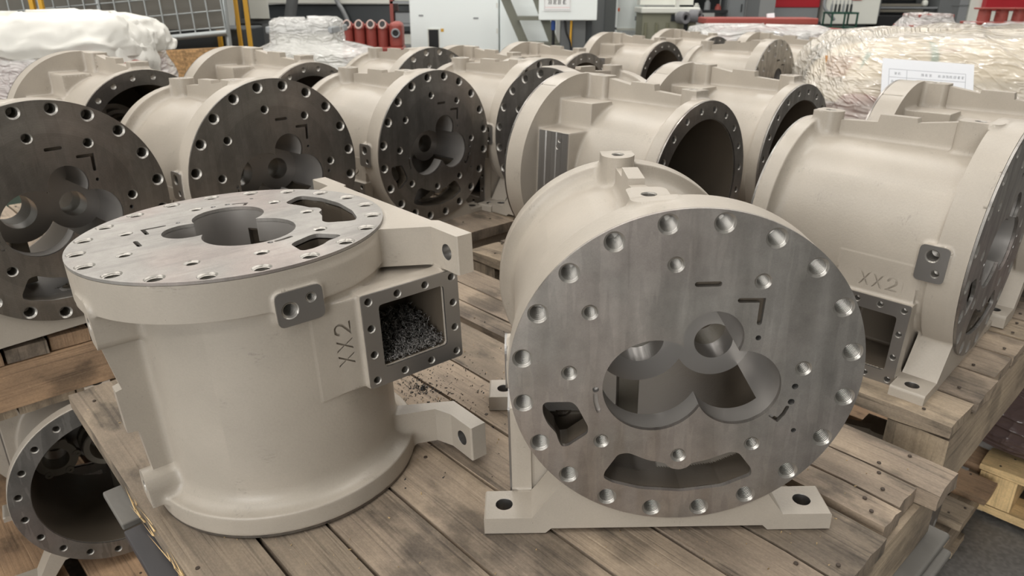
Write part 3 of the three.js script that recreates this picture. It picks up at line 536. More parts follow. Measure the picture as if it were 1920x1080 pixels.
// pallet of the left front row; its plank ends face us
const W2 = (u, v) => [0.697 * u + 0.717 * v, 0.717 * u - 0.697 * v];
const uvM = (y) => basis(0.697, 0.717, 0, y, 0); // x = u, z = -v
{
  const pl = []; reseed(21); let v = -0.86; while (v < 0.3) { const w = v > -0.55 && v < -0.4 ? 0.078 : rnd(0.076, 0.1); pl.push([-(v + w) + 0.0025, -v - 0.0015, -2.41 + rnd(0.02), -1.18 + rnd(-0.006, 0.004), rnd(-0.001, 0)]); v += w; }
  pallet('brown pallet at the left edge, its row of plank ends and thick bearer facing us', uvM(DECK), pl, { xs: [-2.35, -1.8, -1.226], mats: [M.woodTan, M.woodBrown, M.woodGrey], bearer: M.woodBrown, bw: 0.09, bottoms: 11, wear: 1.2 });
  const p2 = []; reseed(23); v = 0.36; const e = [0.4, 0.62, 0.81, 0.9, 1.0, 1.1, 1.2, 1.3, 1.4]; for (let i = 0; i < e.length - 1; i++) p2.push([-e[i + 1] + 0.003, -e[i] - 0.003, -2.4, i === 1 ? -1.13 : -1.15 + rnd(-0.01, 0.01), rnd(-0.001, 0)]);
  pallet('pallet under the middle dark-faced housings, thick beam end beside the curved disc', uvM(DECK), p2, { xs: [-2.3, -1.8, -1.2], mats: [M.woodGrey, M.woodTan], bearer: M.woodGrey, bw: 0.12, sh: 0.11, wear: 1.2 });
  const p3 = []; reseed(25); v = 0.515; const ws = [0.118, 0.123, 0.118, 0.102, 0.11, 0.12, 0.12, 0.12, 0.115]; for (const w of ws) { p3.push([-(v + w) + 0.003, -v - 0.003, -1.02, 0.187 + rnd(-0.004, 0.004), rnd(-0.001, 0)]); v += w; }
  pallet('tan pallet at right under the XX2 housing, raw bark-edged beam along its end', uvM(DECK), p3, { xs: [-0.97, -0.42, 0.135], mats: [M.woodTan, M.woodTan, M.woodGrey], bearer: M.woodTan, th: 0.028, sh: 0.13, bw: 0.1, bt: 0, wear: 1.6 });
  for (const [k, u0, v0, n, L, y, lab] of [[0, -2.62, 1.43, 6, 1.16, DECK - 0.03, 'far pallet under the backward housings before the white cabinet'], [1, -3.1, 2.32, 6, 1.1, DECK - 0.02, 'far pallet under the backward housing before the grey column'], [2, -1.92, 2.33, 6, 1.12, DECK - 0.01, 'pallet under the far light-faced housing beside the wrapped load'], [3, -3.1, 3.3, 5, 1.1, DECK - 0.035, 'farthest pallet, under the housing below the grey rollers']]) {
    const q = []; reseed(60 + k); for (let i = 0; i < n; i++) q.push([-(v0 + 0.14 * (i + 1)) + 0.004, -(v0 + 0.14 * i), u0, u0 + L, 0]); pallet(lab, uvM(y), q, { xs: [u0 + 0.06, u0 + L / 2, u0 + L - 0.06], mats: [M.woodGrey, M.woodTan], bearer: M.woodGrey, bottoms: 3 });
  }
  // the lower level
  const q1 = []; reseed(71); for (let i = 0; i < 8; i++) q1.push([-(-0.95 + 0.15 * (i + 1)) + 0.03, -(-0.95 + 0.15 * i), -2.2, -0.99 + rnd(-0.02, 0.02), 0]);
  pallet('low pallet on the floor at lower left, under the open-ringed housing', uvM(-0.779), q1, { xs: [-2.1, -1.6, -1.06], mats: [M.woodBrown, M.woodGrey2], bearer: M.woodBrown, th: 0.022, sh: 0.09 });
  const q2 = []; reseed(73); for (let i = 0; i < 8; i++) q2.push([-(0.33 + 0.155 * (i + 1)) + 0.05, -(0.33 + 0.155 * i), -1.05, 0.15 + rnd(-0.01, 0.01), 0]);
  pallet('slatted low pallet on the floor at lower right, dark gaps between its boards', uvM(-0.779), q2, { xs: [-1.0, -0.45, 0.1], mats: [M.woodTan, M.woodBrown], bearer: M.woodTan, th: 0.022, sh: 0.09, bw: 0.05 });
  const q3 = []; reseed(75); for (let i = 0; i < 7; i++) q3.push([-1.0 + 0.14 * i, -1.0 + 0.14 * i + 0.11, 0, 1.0, 0]);
  pallet('new pale pallet on the floor at right, under the black wrapped load', basis(0.697, 0.717, W2(0.1, 1.36)[0], -0.755, W2(0.1, 1.36)[1]), q3.map((a) => [a[0] + 0.02, a[1] + 0.02, a[2], a[3], 0]), { xs: [0.05, 0.5, 0.95], mats: [M.woodRaw], bearer: M.woodRaw, th: 0.022, sh: 0.1 });
}
// chips of wood and metal lying about on the front pallet
{
  reseed(9); const geo = new THREE.TetrahedronGeometry(1, 0), n = 1100; const mk = (name, mat, label, cnt, f) => { const im = new THREE.InstancedMesh(geo, mat, cnt); im.castShadow = im.receiveShadow = true; im.name = name; const m = new THREE.Matrix4(), q = new THREE.Quaternion(), e = new THREE.Euler();
    for (let i = 0; i < cnt; i++) { const [x, y, z, s, l] = f(); e.set(rnd(6), rnd(6), rnd(6)); q.setFromEuler(e); m.compose(new THREE.Vector3(x, y, z), q, new THREE.Vector3(s * l, s * 0.6, s)); im.setMatrixAt(i, heroM.clone().multiply(m)); } scene.add(im); tag(im, label, 'debris', null, 'stuff'); };
  mk('wood_crumbs', M.woodRaw, 'pale wood crumbs scattered over the front pallet deck', 420, () => [rnd(-0.98, 0.19), 0.0006, rnd(-0.4, 0.5), rnd(0.0006, 0.0017), rnd(1, 3)]);
  mk('metal_swarf', M.darkSteel, 'dark metal swarf scattered between the two front housings', 620, () => { const a = rnd(6.28), r = Math.abs(rnd(-1, 1) * rnd(0.34)); return [-0.55 + r * Math.cos(a) * 1.2, 0.0006, 0.02 + r * Math.sin(a), rnd(0.0006, 0.002), rnd(1, 3.5)]; });
}
// curls of metal chips lying in the square port of the housing stood on end
{
  reseed(33); const pts = []; for (let i = 0; i < 14; i++) { const a = i * 0.75; pts.push([0.0014 * Math.cos(a), 0.0005 * i, 0.0014 * Math.sin(a)]); }
  const g = tube(pts, 0.00045, 12, 4), n = 1700; const im = new THREE.InstancedMesh(g, M.steel, n); im.name = 'metal_chips'; im.castShadow = im.receiveShadow = true;
  const m = new THREE.Matrix4(), q = new THREE.Quaternion();
  for (let i = 0; i < n; i++) { // port frame of that housing: the duct floor is its wall at z = -180 mm
    const x = -0.212 + rnd(1) ** 1.2 * 0.1, y = rnd(-0.207, -0.112), lim = (0.003 + 0.5 * Math.max(0, (x + 0.215)) * smooth(-0.105, -0.16, y) + 0.012 * smooth(-0.11, -0.17, y)); q.setFromEuler(new THREE.Euler(rnd(6), rnd(6), rnd(6)));
    m.compose(new THREE.Vector3(x, y, -0.1785 + rnd(1) * Math.min(lim * 0.8, 0.036)), q, new THREE.Vector3(1, rnd(0.6, 1.6), 1)); im.setMatrixAt(i, BX.clone().multiply(m));
  }
  scene.add(im); tag(im, 'heap of curled shiny metal chips inside the square port of the upended housing', 'chips', null, 'stuff');
}

// ------------------------------------------------------------------ what stands behind
const std = (color, roughness = 0.5, metalness = 0, o = {}) => new THREE.MeshStandardMaterial({ color, roughness, metalness, ...o });
M.white = std(0xeef4f3, 0.42); M.offWhite = std(0xd9dad2, 0.5); M.charcoal = std(0x33383b, 0.5); M.columnGrey = std(0x66696a, 0.6); M.dark = std(0x1f2224, 0.55); M.red = std(0xa8262f, 0.4); M.steelGrey = std(0x8d9092, 0.45, 0.2);
M.castRed = std(0x93453d, 0.5, 0, { bumpMap: paintBump, bumpScale: 0.002 }); M.yellow = std(0xd2a02f, 0.5); M.galv = std(0xa2a6a6, 0.42, 0.6); M.stair = std(0x77786c, 0.55); M.green = std(0x1d4a3c, 0.5); M.black = std(0x17181a, 0.6);
M.portRim = std(0xb9a29a, 0.5); M.rubber = std(0x26292b, 0.6); M.orange = std(0xe0622c, 0.5); M.blue = std(0x2c53a0, 0.5); M.cloth = std(0xe9e8e2, 0.85); M.card = std(0xb98a5c, 0.85); M.strap = std(0x4d8f78, 0.4); M.paper = std(0xeef0f4, 0.7);
// stretch film: creased, shiny, half clear
const foldH = (u, v, s) => { const a = tf(u, v, 5, 9, s, 4), b = 1 - Math.abs(2 * tf(u + 0.1 * a, v, 7, 26, s + 3, 3) - 1), c = 1 - Math.abs(2 * tf(u, v + 0.12 * a, 22, 10, s + 7, 3) - 1); return 0.5 * Math.pow(b, 3) + 0.35 * Math.pow(c, 4) + 0.3 * a; };
const filmBump = dataTex(1024, 1024, (u, v, c) => { c[0] = c[1] = c[2] = 230 * foldH(u, v, 3); });
M.film = new THREE.MeshPhysicalMaterial({ color: 0xfcfbf8, roughness: 0.14, transmission: 0.5, thickness: 0, bumpMap: filmBump, bumpScale: 0.02, side: THREE.DoubleSide });
M.filmThick = new THREE.MeshPhysicalMaterial({ color: 0xf6f2ea, roughness: 0.13, transmission: 0.56, thickness: 0, bumpMap: filmBump, bumpScale: 0.02, side: THREE.DoubleSide });
M.filmDark = new THREE.MeshPhysicalMaterial({ color: 0x5a4c4a, roughness: 0.18, bumpMap: filmBump, bumpScale: 0.012 });
const sheetFab = new THREE.MeshPhysicalMaterial({ color: 0xe9e7e0, roughness: 0.5, transmission: 0.2, thickness: 0, side: THREE.DoubleSide });
// a skin stretched over a load: profile(t) gives [half width, half depth, height] from the foot up, closed on top
function wrapSkin(levels, seg, rough, s, pow = 4, uvs = 1) {
  levels = levels.map((l) => [l[0], l[1], l[2], l[3] || 0, l[4] || 0]); const pos = [], uv = [], idx = [], R = [];
  for (let i = 0; i < levels.length - 1; i++) for (let k = 0; k < 6; k++) { const t = k / 6; R.push(levels[i].map((a, m) => lerp(a, levels[i + 1][m], t))); } R.push(levels[levels.length - 1]);
  R.forEach(([hx, hz, y, ox = 0, oz = 0], i) => {
    for (let j = 0; j <= seg; j++) {
      const a = j / seg * 2 * Math.PI, c = Math.cos(a), q = Math.sin(a), r = Math.pow(Math.pow(Math.abs(c), pow) + Math.pow(Math.abs(q), pow), -1 / pow);
      const jj = j % seg, n = fbm(Math.cos(a) * 2.2 + s, y * 5, Math.sin(a) * 2.2 + s, 4) * 2, cr = 1 - Math.abs(fbm(Math.cos(a) * 5 + s, y * 9 + jj * 0, Math.sin(a) * 5, 3)) * 3;
      const d = 1 + (rough * (0.5 * n + 0.25 * cr)) / Math.max(hx, hz, 0.1);
      pos.push(ox + hx * c * r * d, y + rough * 0.6 * n * (i === 0 ? 0 : 1), oz + hz * q * r * d); uv.push(j / seg * 4 * (hx + hz) * uvs + 0, y * uvs + 0.3 * i / R.length);
    }
  });
  const W = seg + 1; for (let i = 0; i < R.length - 1; i++) for (let j = 0; j < seg; j++) { const a = i * W + j; idx.push(a, a + W, a + 1, a + 1, a + W, a + W + 1); }
  const g = new THREE.BufferGeometry(); g.setAttribute('position', new THREE.Float32BufferAttribute(pos, 3)); g.setAttribute('uv', new THREE.Float32BufferAttribute(uv, 2)); g.setIndex(idx); g.computeVertexNormals(); return g;
}
const plate = (pts, d) => { const g = new THREE.ExtrudeGeometry(shapeOf(pts), { depth: d, bevelEnabled: false, curveSegments: 16 }); return boxUV(g); };
function palletSimple(label, x, z, w, d, turn = 0, y = FLOOR) { // a plain pallet standing on the floor
  const q = []; for (let i = 0; i < 7; i++) q.push([-d / 2 + i * d / 7 + 0.01, -d / 2 + (i + 1) * d / 7 - 0.01, -w / 2, w / 2, 0]);
  return pallet(label, new THREE.Matrix4().makeRotationY(turn).setPosition(x, y + 0.144, z), q, { xs: [-w / 2 + 0.06, 0, w / 2 - 0.06], mats: [M.woodTan, M.woodGrey], bearer: M.woodTan, bottoms: 3, th: 0.022, sh: 0.1, bt: 0.02, wear: 1 });
}
// small print: characters too small to read, drawn as their strokes
function glyphs(c, x, y, n, s, st, lw = 0.09) { reseed(st); c.strokeStyle = c.fillStyle; c.lineWidth = s * lw; for (let i = 0; i < n; i++) { const X = x + i * s * 1.15; for (let k = 0; k < 3; k++) { const yy = y - s * (0.15 + 0.32 * k); c.beginPath(); c.moveTo(X + s * rnd(0, 0.2), yy); c.lineTo(X + s * rnd(0.7, 0.95), yy); c.stroke(); } for (let k = 0; k < 2; k++) { const xx = X + s * rnd(0.1, 0.85); c.beginPath(); c.moveTo(xx, y - s * rnd(0.6, 1)); c.lineTo(xx + s * rnd(-0.2, 0.15), y - s * rnd(0, 0.3)); c.stroke(); } } }
// --- big wrapped load at right
{
  palletSimple('pallet on the floor hidden under the big wrapped load', 1.86, -2.62, 1.7, 1.2, -0.06);
  for (const [i, x, z, w, h, d] of [[0, 1.42, -2.56, 0.5, 0.82, 0.5], [1, 1.98, -2.56, 0.52, 0.84, 0.45], [2, 1.9, -2.95, 0.9, 0.8, 0.3]]) {
    const t = thing('red_casting', ['dark red casting inside the clear film at the left of the big wrapped load', 'dark red casting inside the film under the paper label', 'dark red casting deep inside the big wrapped load'][i], 'casting', [x, FLOOR + 0.144, z], 0.05 * i, 'red castings in the big wrapped load');
    put('body', [box(w, h, d, 0, h / 2, 0, 0.04)], M.castRed, t); put('rib', box(w * 0.9, 0.06, d + 0.05, 0, h * 0.6, 0, 0.015), M.castRed, t); put('rib', box(w * 0.9, 0.06, d + 0.05, 0, h * 0.3, 0, 0.015), M.castRed, t);
  }
  const c1 = box(0.17, 0.02, 0.07, 0, 0, 0, 0.004); tag(put('cardboard', T(box(0.26, 0.12, 0.006, 0, 0, 0, 0.002), 1.53, 0.17, -2.45, -0.8, -0.05, 0), M.card), 'brown cardboard corner showing through the film above the paper label', 'cardboard');
  tag(put('cardboard', T(box(0.3, 0.1, 0.006, 0, 0, 0, 0.002), 1.27, 0.14, -2.5, -0.6, 0.05, 0), M.card), 'brown cardboard strip under the film at the upper left of the big wrapped load', 'cardboard');
  const t = put('stretch_film', wrapSkin([[0.82, 0.5, -0.776], [0.84, 0.5, -0.3], [0.8, 0.46, 0.02], [0.72, 0.36, 0.2], [0.62, 0.26, 0.275], [0.4, 0.15, 0.295], [0.02, 0.01, 0.285]], 150, 0.05, 3.1, 5), M.filmThick); t.position.set(1.86, 0, -2.66); tag(t, 'creased clear film wrapped around the big load behind the right housings', 'film');
  for (const [i, a] of [[0, [[1.2, -0.05, -2.4], [1.24, 0.1, -2.42], [1.3, 0.2, -2.5]]], [1, [[1.5, 0.1, -2.36], [1.54, 0.19, -2.42], [1.57, 0.24, -2.52]]]]) tag(put('green_strap', (() => { const c = new THREE.CatmullRomCurve3(a.map((p) => new THREE.Vector3(...p))); const g = []; const P = c.getPoints(10); for (let k = 0; k < 10; k++) { const m = P[k].clone().add(P[k + 1]).multiplyScalar(0.5), d = P[k + 1].clone().sub(P[k]); const b = new THREE.BoxGeometry(0.03, d.length() * 1.05, 0.002); b.applyQuaternion(new THREE.Quaternion().setFromUnitVectors(new THREE.Vector3(0, 1, 0), d.clone().normalize())); b.translate(m.x, m.y, m.z); g.push(b); } return g; })(), M.strap), ['green strap running up under the film near the left end of the big load', 'green strap beside the cardboard corner above the paper label'][i], 'strap');
  tag(put('packing_foam', wrapSkin([[0.74, 0.42, 0.0], [0.72, 0.4, 0.1], [0.6, 0.28, 0.2], [0.4, 0.14, 0.235], [0.02, 0.01, 0.235]], 90, 0.03, 9.1, 5), std(0xe6dac4, 0.8)), 'cream packing foam over the top of the big wrapped load, under its film', 'foam').position.set(1.9, 0, -2.72);
  // paper label with a printed table
  const cv = document.createElement('canvas'); cv.width = 768; cv.height = 512; const c = cv.getContext('2d'); c.fillStyle = '#eff1f6'; c.fillRect(0, 0, 768, 512); c.strokeStyle = '#8f949c'; c.lineWidth = 3; c.fillStyle = '#70747c';
  for (const y of [90, 160, 230, 300, 370, 440]) { c.beginPath(); c.moveTo(60, y); c.lineTo(700, y); c.stroke(); } for (const x of [60, 210, 700]) { c.beginPath(); c.moveTo(x, 90); c.lineTo(x, 440); c.stroke(); }
  glyphs(c, 105, 138, 2, 26, 1); glyphs(c, 80, 208, 4, 26, 2); glyphs(c, 105, 278, 2, 26, 3); glyphs(c, 330, 138, 3, 28, 4); glyphs(c, 470, 138, 7, 28, 5); glyphs(c, 410, 208, 6, 24, 6);
  const tx = new THREE.CanvasTexture(cv); tx.colorSpace = THREE.SRGBColorSpace; const lab = new THREE.BoxGeometry(0.34, 0.235, 0.002); const sh = put('paper_label', lab, new THREE.MeshStandardMaterial({ map: tx, roughness: 0.55 }));
  sh.position.set(1.36, 0.09, -2.1); sh.rotation.set(-0.5, -0.06, -0.1); tag(sh, 'white paper sheet with a printed table stuck on the big wrapped load', 'label');
}
// --- black wrapped load and its pallet corner at the lower right
{ const t = put('wrapped_load', wrapSkin([[0.4, 0.4, -0.732], [0.43, 0.43, -0.5], [0.41, 0.41, -0.32], [0.2, 0.2, -0.27], [0.01, 0.01, -0.265]], 90, 0.03, 7.7, 6), M.filmDark); t.position.set(W2(0.4, 1.85)[0], 0, W2(0.4, 1.85)[1]); t.rotation.y = 0.77; tag(t, 'dark load in shiny black stretch film at the lower right edge', 'load'); }
// --- white sheeted heap at upper left
{
  palletSimple('pallet carrying the white sheeted heap at upper left', -2.7, -3.05, 1.5, 1.0, 0.05, -0.36);
  const base = thing('green_crate', 'dark green steel crate under the white sheeted heap', 'crate', [-2.75, FLOOR, -3.05]); put('crate_wall', box(1.5, 0.56, 1.0, 0, 0.28, 0, 0.01), std(0x39463a, 0.6), base); for (const y of [0.1, 0.32, 0.5]) put('rail', box(1.54, 0.04, 1.04, 0, y, 0, 0.006), std(0x46543f, 0.6), base);
  const rc = thing('red_casting', 'dark red casting end with a round port under the white sheet', 'casting', [-2.13, -0.2, -2.78], 0.5, 'red castings at the far left'); put('body', [box(0.3, 0.34, 0.3, 0, 0.17, 0, 0.04)], M.castRed, rc); const rp = put('port', [lathe([[0.032, 0.0], [0.032, 0.03], [0.05, 0.03], [0.05, 0]], 20)], M.steelGrey, rp0()); function rp0() { return rc; } rp.position.set(0.02, 0.22, 0.15);
  const core = thing('red_casting', 'red castings row hidden under the white sheet', 'casting', [-2.7, -0.2, -3.05], 0, 'red castings at the far left'); put('body', box(1.2, 0.32, 0.6, 0, 0.16, 0, 0.05), M.castRed, core);
  const f = put('stretch_film', wrapSkin([[0.72, 0.42, -0.2], [0.72, 0.42, 0.0], [0.66, 0.4, 0.14], [0.5, 0.3, 0.2], [0.02, 0.01, 0.22]], 110, 0.06, 11, 5), M.film); f.position.set(-2.78, 0, -3.02); tag(f, 'crumpled clear film around the load at upper left', 'film');
  const g = wrapSkin([[0.56, 0.34, 0.16, 0.06], [0.6, 0.36, 0.2, 0.02], [0.6, 0.34, 0.25], [0.56, 0.3, 0.30], [0.44, 0.2, 0.325], [0.02, 0.01, 0.32]], 150, 0.075, 5.3, 5); const s = put('white_sheet', g, sheetFab); s.position.set(-2.62, -0.0, -2.98); tag(s, 'white plastic sheet draped over the load at upper left', 'sheet');
  tag(put('white_sheet', wrapSkin([[0.13, 0.16, -0.02], [0.16, 0.19, 0.1], [0.13, 0.15, 0.23], [0.05, 0.06, 0.31], [0.005, 0.005, 0.315]], 60, 0.04, 2.2, 3), sheetFab), 'bunched end of white sheet hanging over the red casting at upper left', 'sheet').position.set(-2.13, 0.02, -2.86);
}
// --- wire mesh fence, yellow posts, fibre board
{
  const z = -4.6, f = thing('mesh_panel', 'grey wire mesh panel with a galvanised tube frame at upper left', 'fence', [0, 0, z]);
  put('frame_tube', bar([-3.9, 0.02, 0.02], [-2.24, 0.17, 0.02], 0.022), M.galv, f); put('frame_tube', bar([-2.22, -0.9, 0.1], [-2.28, 1.1, -0.12], 0.02), M.galv, f); put('frame_tube', bar([-3.05, -0.9, 0.05], [-3.2, 1.1, -0.1], 0.016), M.galv, f);
  for (let i = 0; i < 16; i++) { const x = -3.9 + i * 0.106; put('wire', bar([x + 0.06, 0.02 + 0.0904 * (x + 3.96), 0.02], [x - 0.02, 1.1, -0.1], 0.0055, 6), M.galv, f); }
  for (let i = 0; i < 10; i++) { const y = 0.12 + i * 0.11; put('wire', bar([-3.9, y - 0.05, 0.01 - 0.1 * y], [-2.26, y + 0.085, 0.01 - 0.1 * y], 0.0055, 6), M.galv, f); }
  const board2 = put('grey_screen', box(2.4, 1.9, 0.03, -3.53, 1.13, -4.78), std(0x6e6b64, 0.8)); tag(board2, 'grey board screen close behind the wire mesh panel', 'screen');
  for (const [i, x, z1, w] of [[0, -3.42, -4.35, 0.03], [1, -3.36, -4.35, 0.026], [2, -2.29, -4.95, 0.026], [3, -2.2, -4.9, 0.028], [4, -2.46, -5.0, 0.03]]) { const p = thing('yellow_post', ['left one of two close yellow posts behind the white sheeted heap', 'right one of two close yellow posts behind the white sheeted heap', 'thin yellow post touching the galvanised mesh frame', 'yellow post just right of the mesh panel', 'yellow post seen below the lower tube of the mesh panel'][i], 'post', [x, FLOOR, z1], 0, 'yellow fence posts'); put('upright', box(w, 2.2, w, 0, 1.1, 0, 0.003), M.yellow, p); put('foot', box(0.12, 0.01, 0.12, 0, 0.005, 0), M.yellow, p); }
  const osb = dataTex(512, 512, (u, v, c) => { const n = tf(u, v, 22, 40, 3, 3), m = tf(u, v, 60, 30, 8, 3); const k = 1 + 0.5 * (n - 0.5) + 0.35 * (m - 0.5); c[0] = 190 * k; c[1] = 152 * k; c[2] = 108 * k; }, true);
  const o = put('fibre_board', box(1.0, 0.98, 0.018, 0, 0.49, 0, 0.002), new THREE.MeshStandardMaterial({ map: clones(osb, 2, 2), roughness: 0.85 })); o.position.set(-2.62, FLOOR, -4.42); o.rotation.z = 0.055; tag(o, 'tan pressed fibre board standing under the mesh panel', 'board');
  const d = thing('dark_machine', 'dark machine base in the shade behind the fibre board', 'machine', [-3.1, FLOOR, -5.3]); put('housing', box(1.6, 1.1, 0.5, 0, 0.55, 0, 0.02), M.charcoal, d); put('door', box(0.7, 0.9, 0.02, 0.3, 0.5, 0.255, 0.004), M.dark, d);
}
// --- grey machine with splayed legs, dark machine guard with hose
{
  const g = thing('machine_leg_frame', 'grey splayed machine stand right of the yellow posts', 'stand', [-2.45, FLOOR, -6.0]);
  put('column', box(0.2, 1.9, 0.2, -0.08, 0.95, 0, 0.01), M.columnGrey, g); put('brace', bar([0.0, 0.1, 0.1], [0.36, 1.5, 0.1], 0.05, 4), M.columnGrey, g); put('brace', bar([-0.3, 0.1, 0.1], [-0.12, 1.5, 0.1], 0.04, 4), M.columnGrey, g); put('cross_bar', box(0.55, 0.04, 0.06, 0.1, 1.12, 0.12), M.columnGrey, g);
  const w = thing('white_board', 'white panel standing in the grey machine stand', 'panel', [-2.42, 0.2, -5.84], 0.1); put('panel', box(0.16, 0.34, 0.02, 0, 0.19, 0, 0.004), M.offWhite, w);
  const d = thing('machine_guard', 'long charcoal machine guard with a white upper edge behind the wrapped load', 'machine', [-2.0, FLOOR, -7.2]);
  put('guard_plate', box(1.45, 1.235, 0.5, 0, 0.6175, 0, 0.01), M.charcoal, d); put('upper_cover', box(1.5, 0.8, 0.56, 0, 1.645, 0, 0.01), M.offWhite, d);
  tag(put('hose', tube([[-2.0, 0.5, -6.88], [-1.99, 0.36, -6.86], [-1.93, 0.26, -6.85], [-1.86, 0.05, -6.84], [-1.85, -0.9, -6.84]], 0.022, 30, 8), M.steelGrey), 'grey hose hanging down the charcoal machine guard', 'hose');
}
// --- wrapped load left of the red castings
{
  palletSimple('pallet under the small wrapped load at the centre left', -1.45, -3.95, 0.8, 0.7, 0.1, -0.66);
  const st = thing('packing_box', 'low wooden box carrying the small wrapped load', 'box', [-1.45, FLOOR, -3.95], 0.1); put('box_wall', box(0.8, 0.26, 0.7, 0, 0.13, 0, 0.01), M.woodOld, st); put('lid', box(0.84, 0.02, 0.74, 0, 0.25, 0), M.woodTan, st);
  const core = thing('grey_casting', 'pale grey casting seen through the film of the small wrapped load', 'casting', [-1.5, -0.515, -3.95]); put('body', box(0.34, 0.75, 0.34, 0, 0.375, 0, 0.03), M.offWhite, core); put('flange', box(0.4, 0.04, 0.4, 0, 0.74, 0, 0.01), M.steelGrey, core);
  const t = put('stretch_film', wrapSkin([[0.36, 0.34, -0.515, 0.04], [0.38, 0.34, 0.0, 0.04], [0.34, 0.32, 0.1, 0.03], [0.2, 0.22, 0.15], [0.19, 0.21, 0.265], [0.16, 0.19, 0.285], [0.01, 0.01, 0.288]], 110, 0.03, 17, 5), M.film); t.position.set(-1.5, 0, -3.93); tag(t, 'clear film drawn tight over the small load left of the red castings', 'film');
}
// --- red castings with a row of round ports
{
  const base = thing('red_machine_bed', 'low dark rack under the red ported castings', 'rack', [-1.3, FLOOR, -5.1]); put('rack_plate', box(1.0, 0.03, 0.6, 0, 0.885, 0), M.dark, base); for (const [x, z] of [[-0.4, -0.22], [0.4, -0.22], [-0.4, 0.22], [0.4, 0.22]]) put('leg', box(0.06, 0.87, 0.06, x, 0.435, z), M.dark, base);
  const t = thing('ported_casting', 'red casting with a row of four oval ports and one round end port', 'casting', [-1.33, -0.02, -5.05], 0.06, 'red ported castings');
  put('bed', box(0.5, 0.07, 0.3, 0, 0.035, 0, 0.01), M.castRed, t);
  for (let i = 0; i < 4; i++) {
    const x = -0.165 + i * 0.088, blk = put('cylinder_block', [T(cyl(0.042, 0.043, 0.15, 8), x, 0.13, 0.02, 0, Math.PI / 8), T(box(0.078, 0.07, 0.1, 0, 0, 0, 0.018), x, 0.2, 0.005, -0.6), box(0.088, 0.16, 0.08, x, 0.15, -0.05, 0.012)], M.castRed, t);
    const p = put('port_rim', lathe([[0.021, 0], [0.021, 0.008], [0.029, 0.008], [0.03, 0]], 20), M.portRim, blk); p.position.set(x, 0.2285, 0.047); p.rotation.x = -0.6; p.scale.y = 1.3;
    const q = put('port_hole', T(cyl(0.0205, 0.0205, 0.006, 16), 0, 0, 0.002, Math.PI / 2), M.black, blk); q.position.copy(p.position); q.rotation.x = -0.6; q.scale.y = 1.3;
  }
  const e = put('end_head', [box(0.1, 0.2, 0.2, 0.2, 0.15, 0, 0.035)], M.castRed, t); const r = put('port_rim', lathe([[0.022, 0], [0.022, 0.01], [0.034, 0.01], [0.034, 0]], 20), M.steelGrey, e); r.position.set(0.2, 0.17, 0.1); const rh = put('port_hole', T(cyl(0.022, 0.022, 0.006, 16), 0, 0, 0, Math.PI / 2), M.black, e); rh.position.set(0.2, 0.17, 0.1);
  for (const [i, x, y] of [[0, -0.1, -0.02], [1, 0.1, -0.03]]) { const q = thing('ported_casting', ['small red casting with a round port below the row of oval ports, left one', 'small red casting with a round port below the row of oval ports, right one'][i], 'casting', [-1.33 + x, y - 0.015, -4.83 + 0.02], 0.2, 'red ported castings'); put('body', box(0.12, 0.07, 0.1, 0, 0.035, 0, 0.02), M.castRed, q); const s = put('port_rim', lathe([[0.016, 0], [0.016, 0.008], [0.027, 0.008], [0.027, 0]], 18), M.offWhite, q); s.position.set(0, 0.04, 0.05); }
  const sh = thing('parts_rack', 'grey rack of small parts between the charcoal guard and the white cabinet', 'rack', [-1.22, FLOOR, -6.3]); for (const x of [-0.12, 0.12]) put('upright', box(0.03, 1.7, 0.3, x, 0.85, 0), M.castRed, sh); for (const y of [0.9, 1.08, 1.27]) put('shelf', box(0.26, 0.02, 0.3, 0, y, 0), M.steelGrey, sh);
  for (const [i, y, m] of [[0, 0.91, M.offWhite], [1, 1.09, M.steelGrey], [2, 1.28, M.offWhite]]) { const b = thing('parts_box', ['pale box on the lowest shelf of the rack beside the white cabinet', 'grey box on the middle shelf of the rack beside the white cabinet', 'pale box on the top shelf of the rack beside the white cabinet'][i], 'box', [-1.22, FLOOR + y, -6.3]); put('box_body', box(0.2, 0.1, 0.22, 0, 0.05, 0, 0.008), m, b); put('lid', box(0.21, 0.012, 0.23, 0, 0.1, 0), M.dark, b); }
}
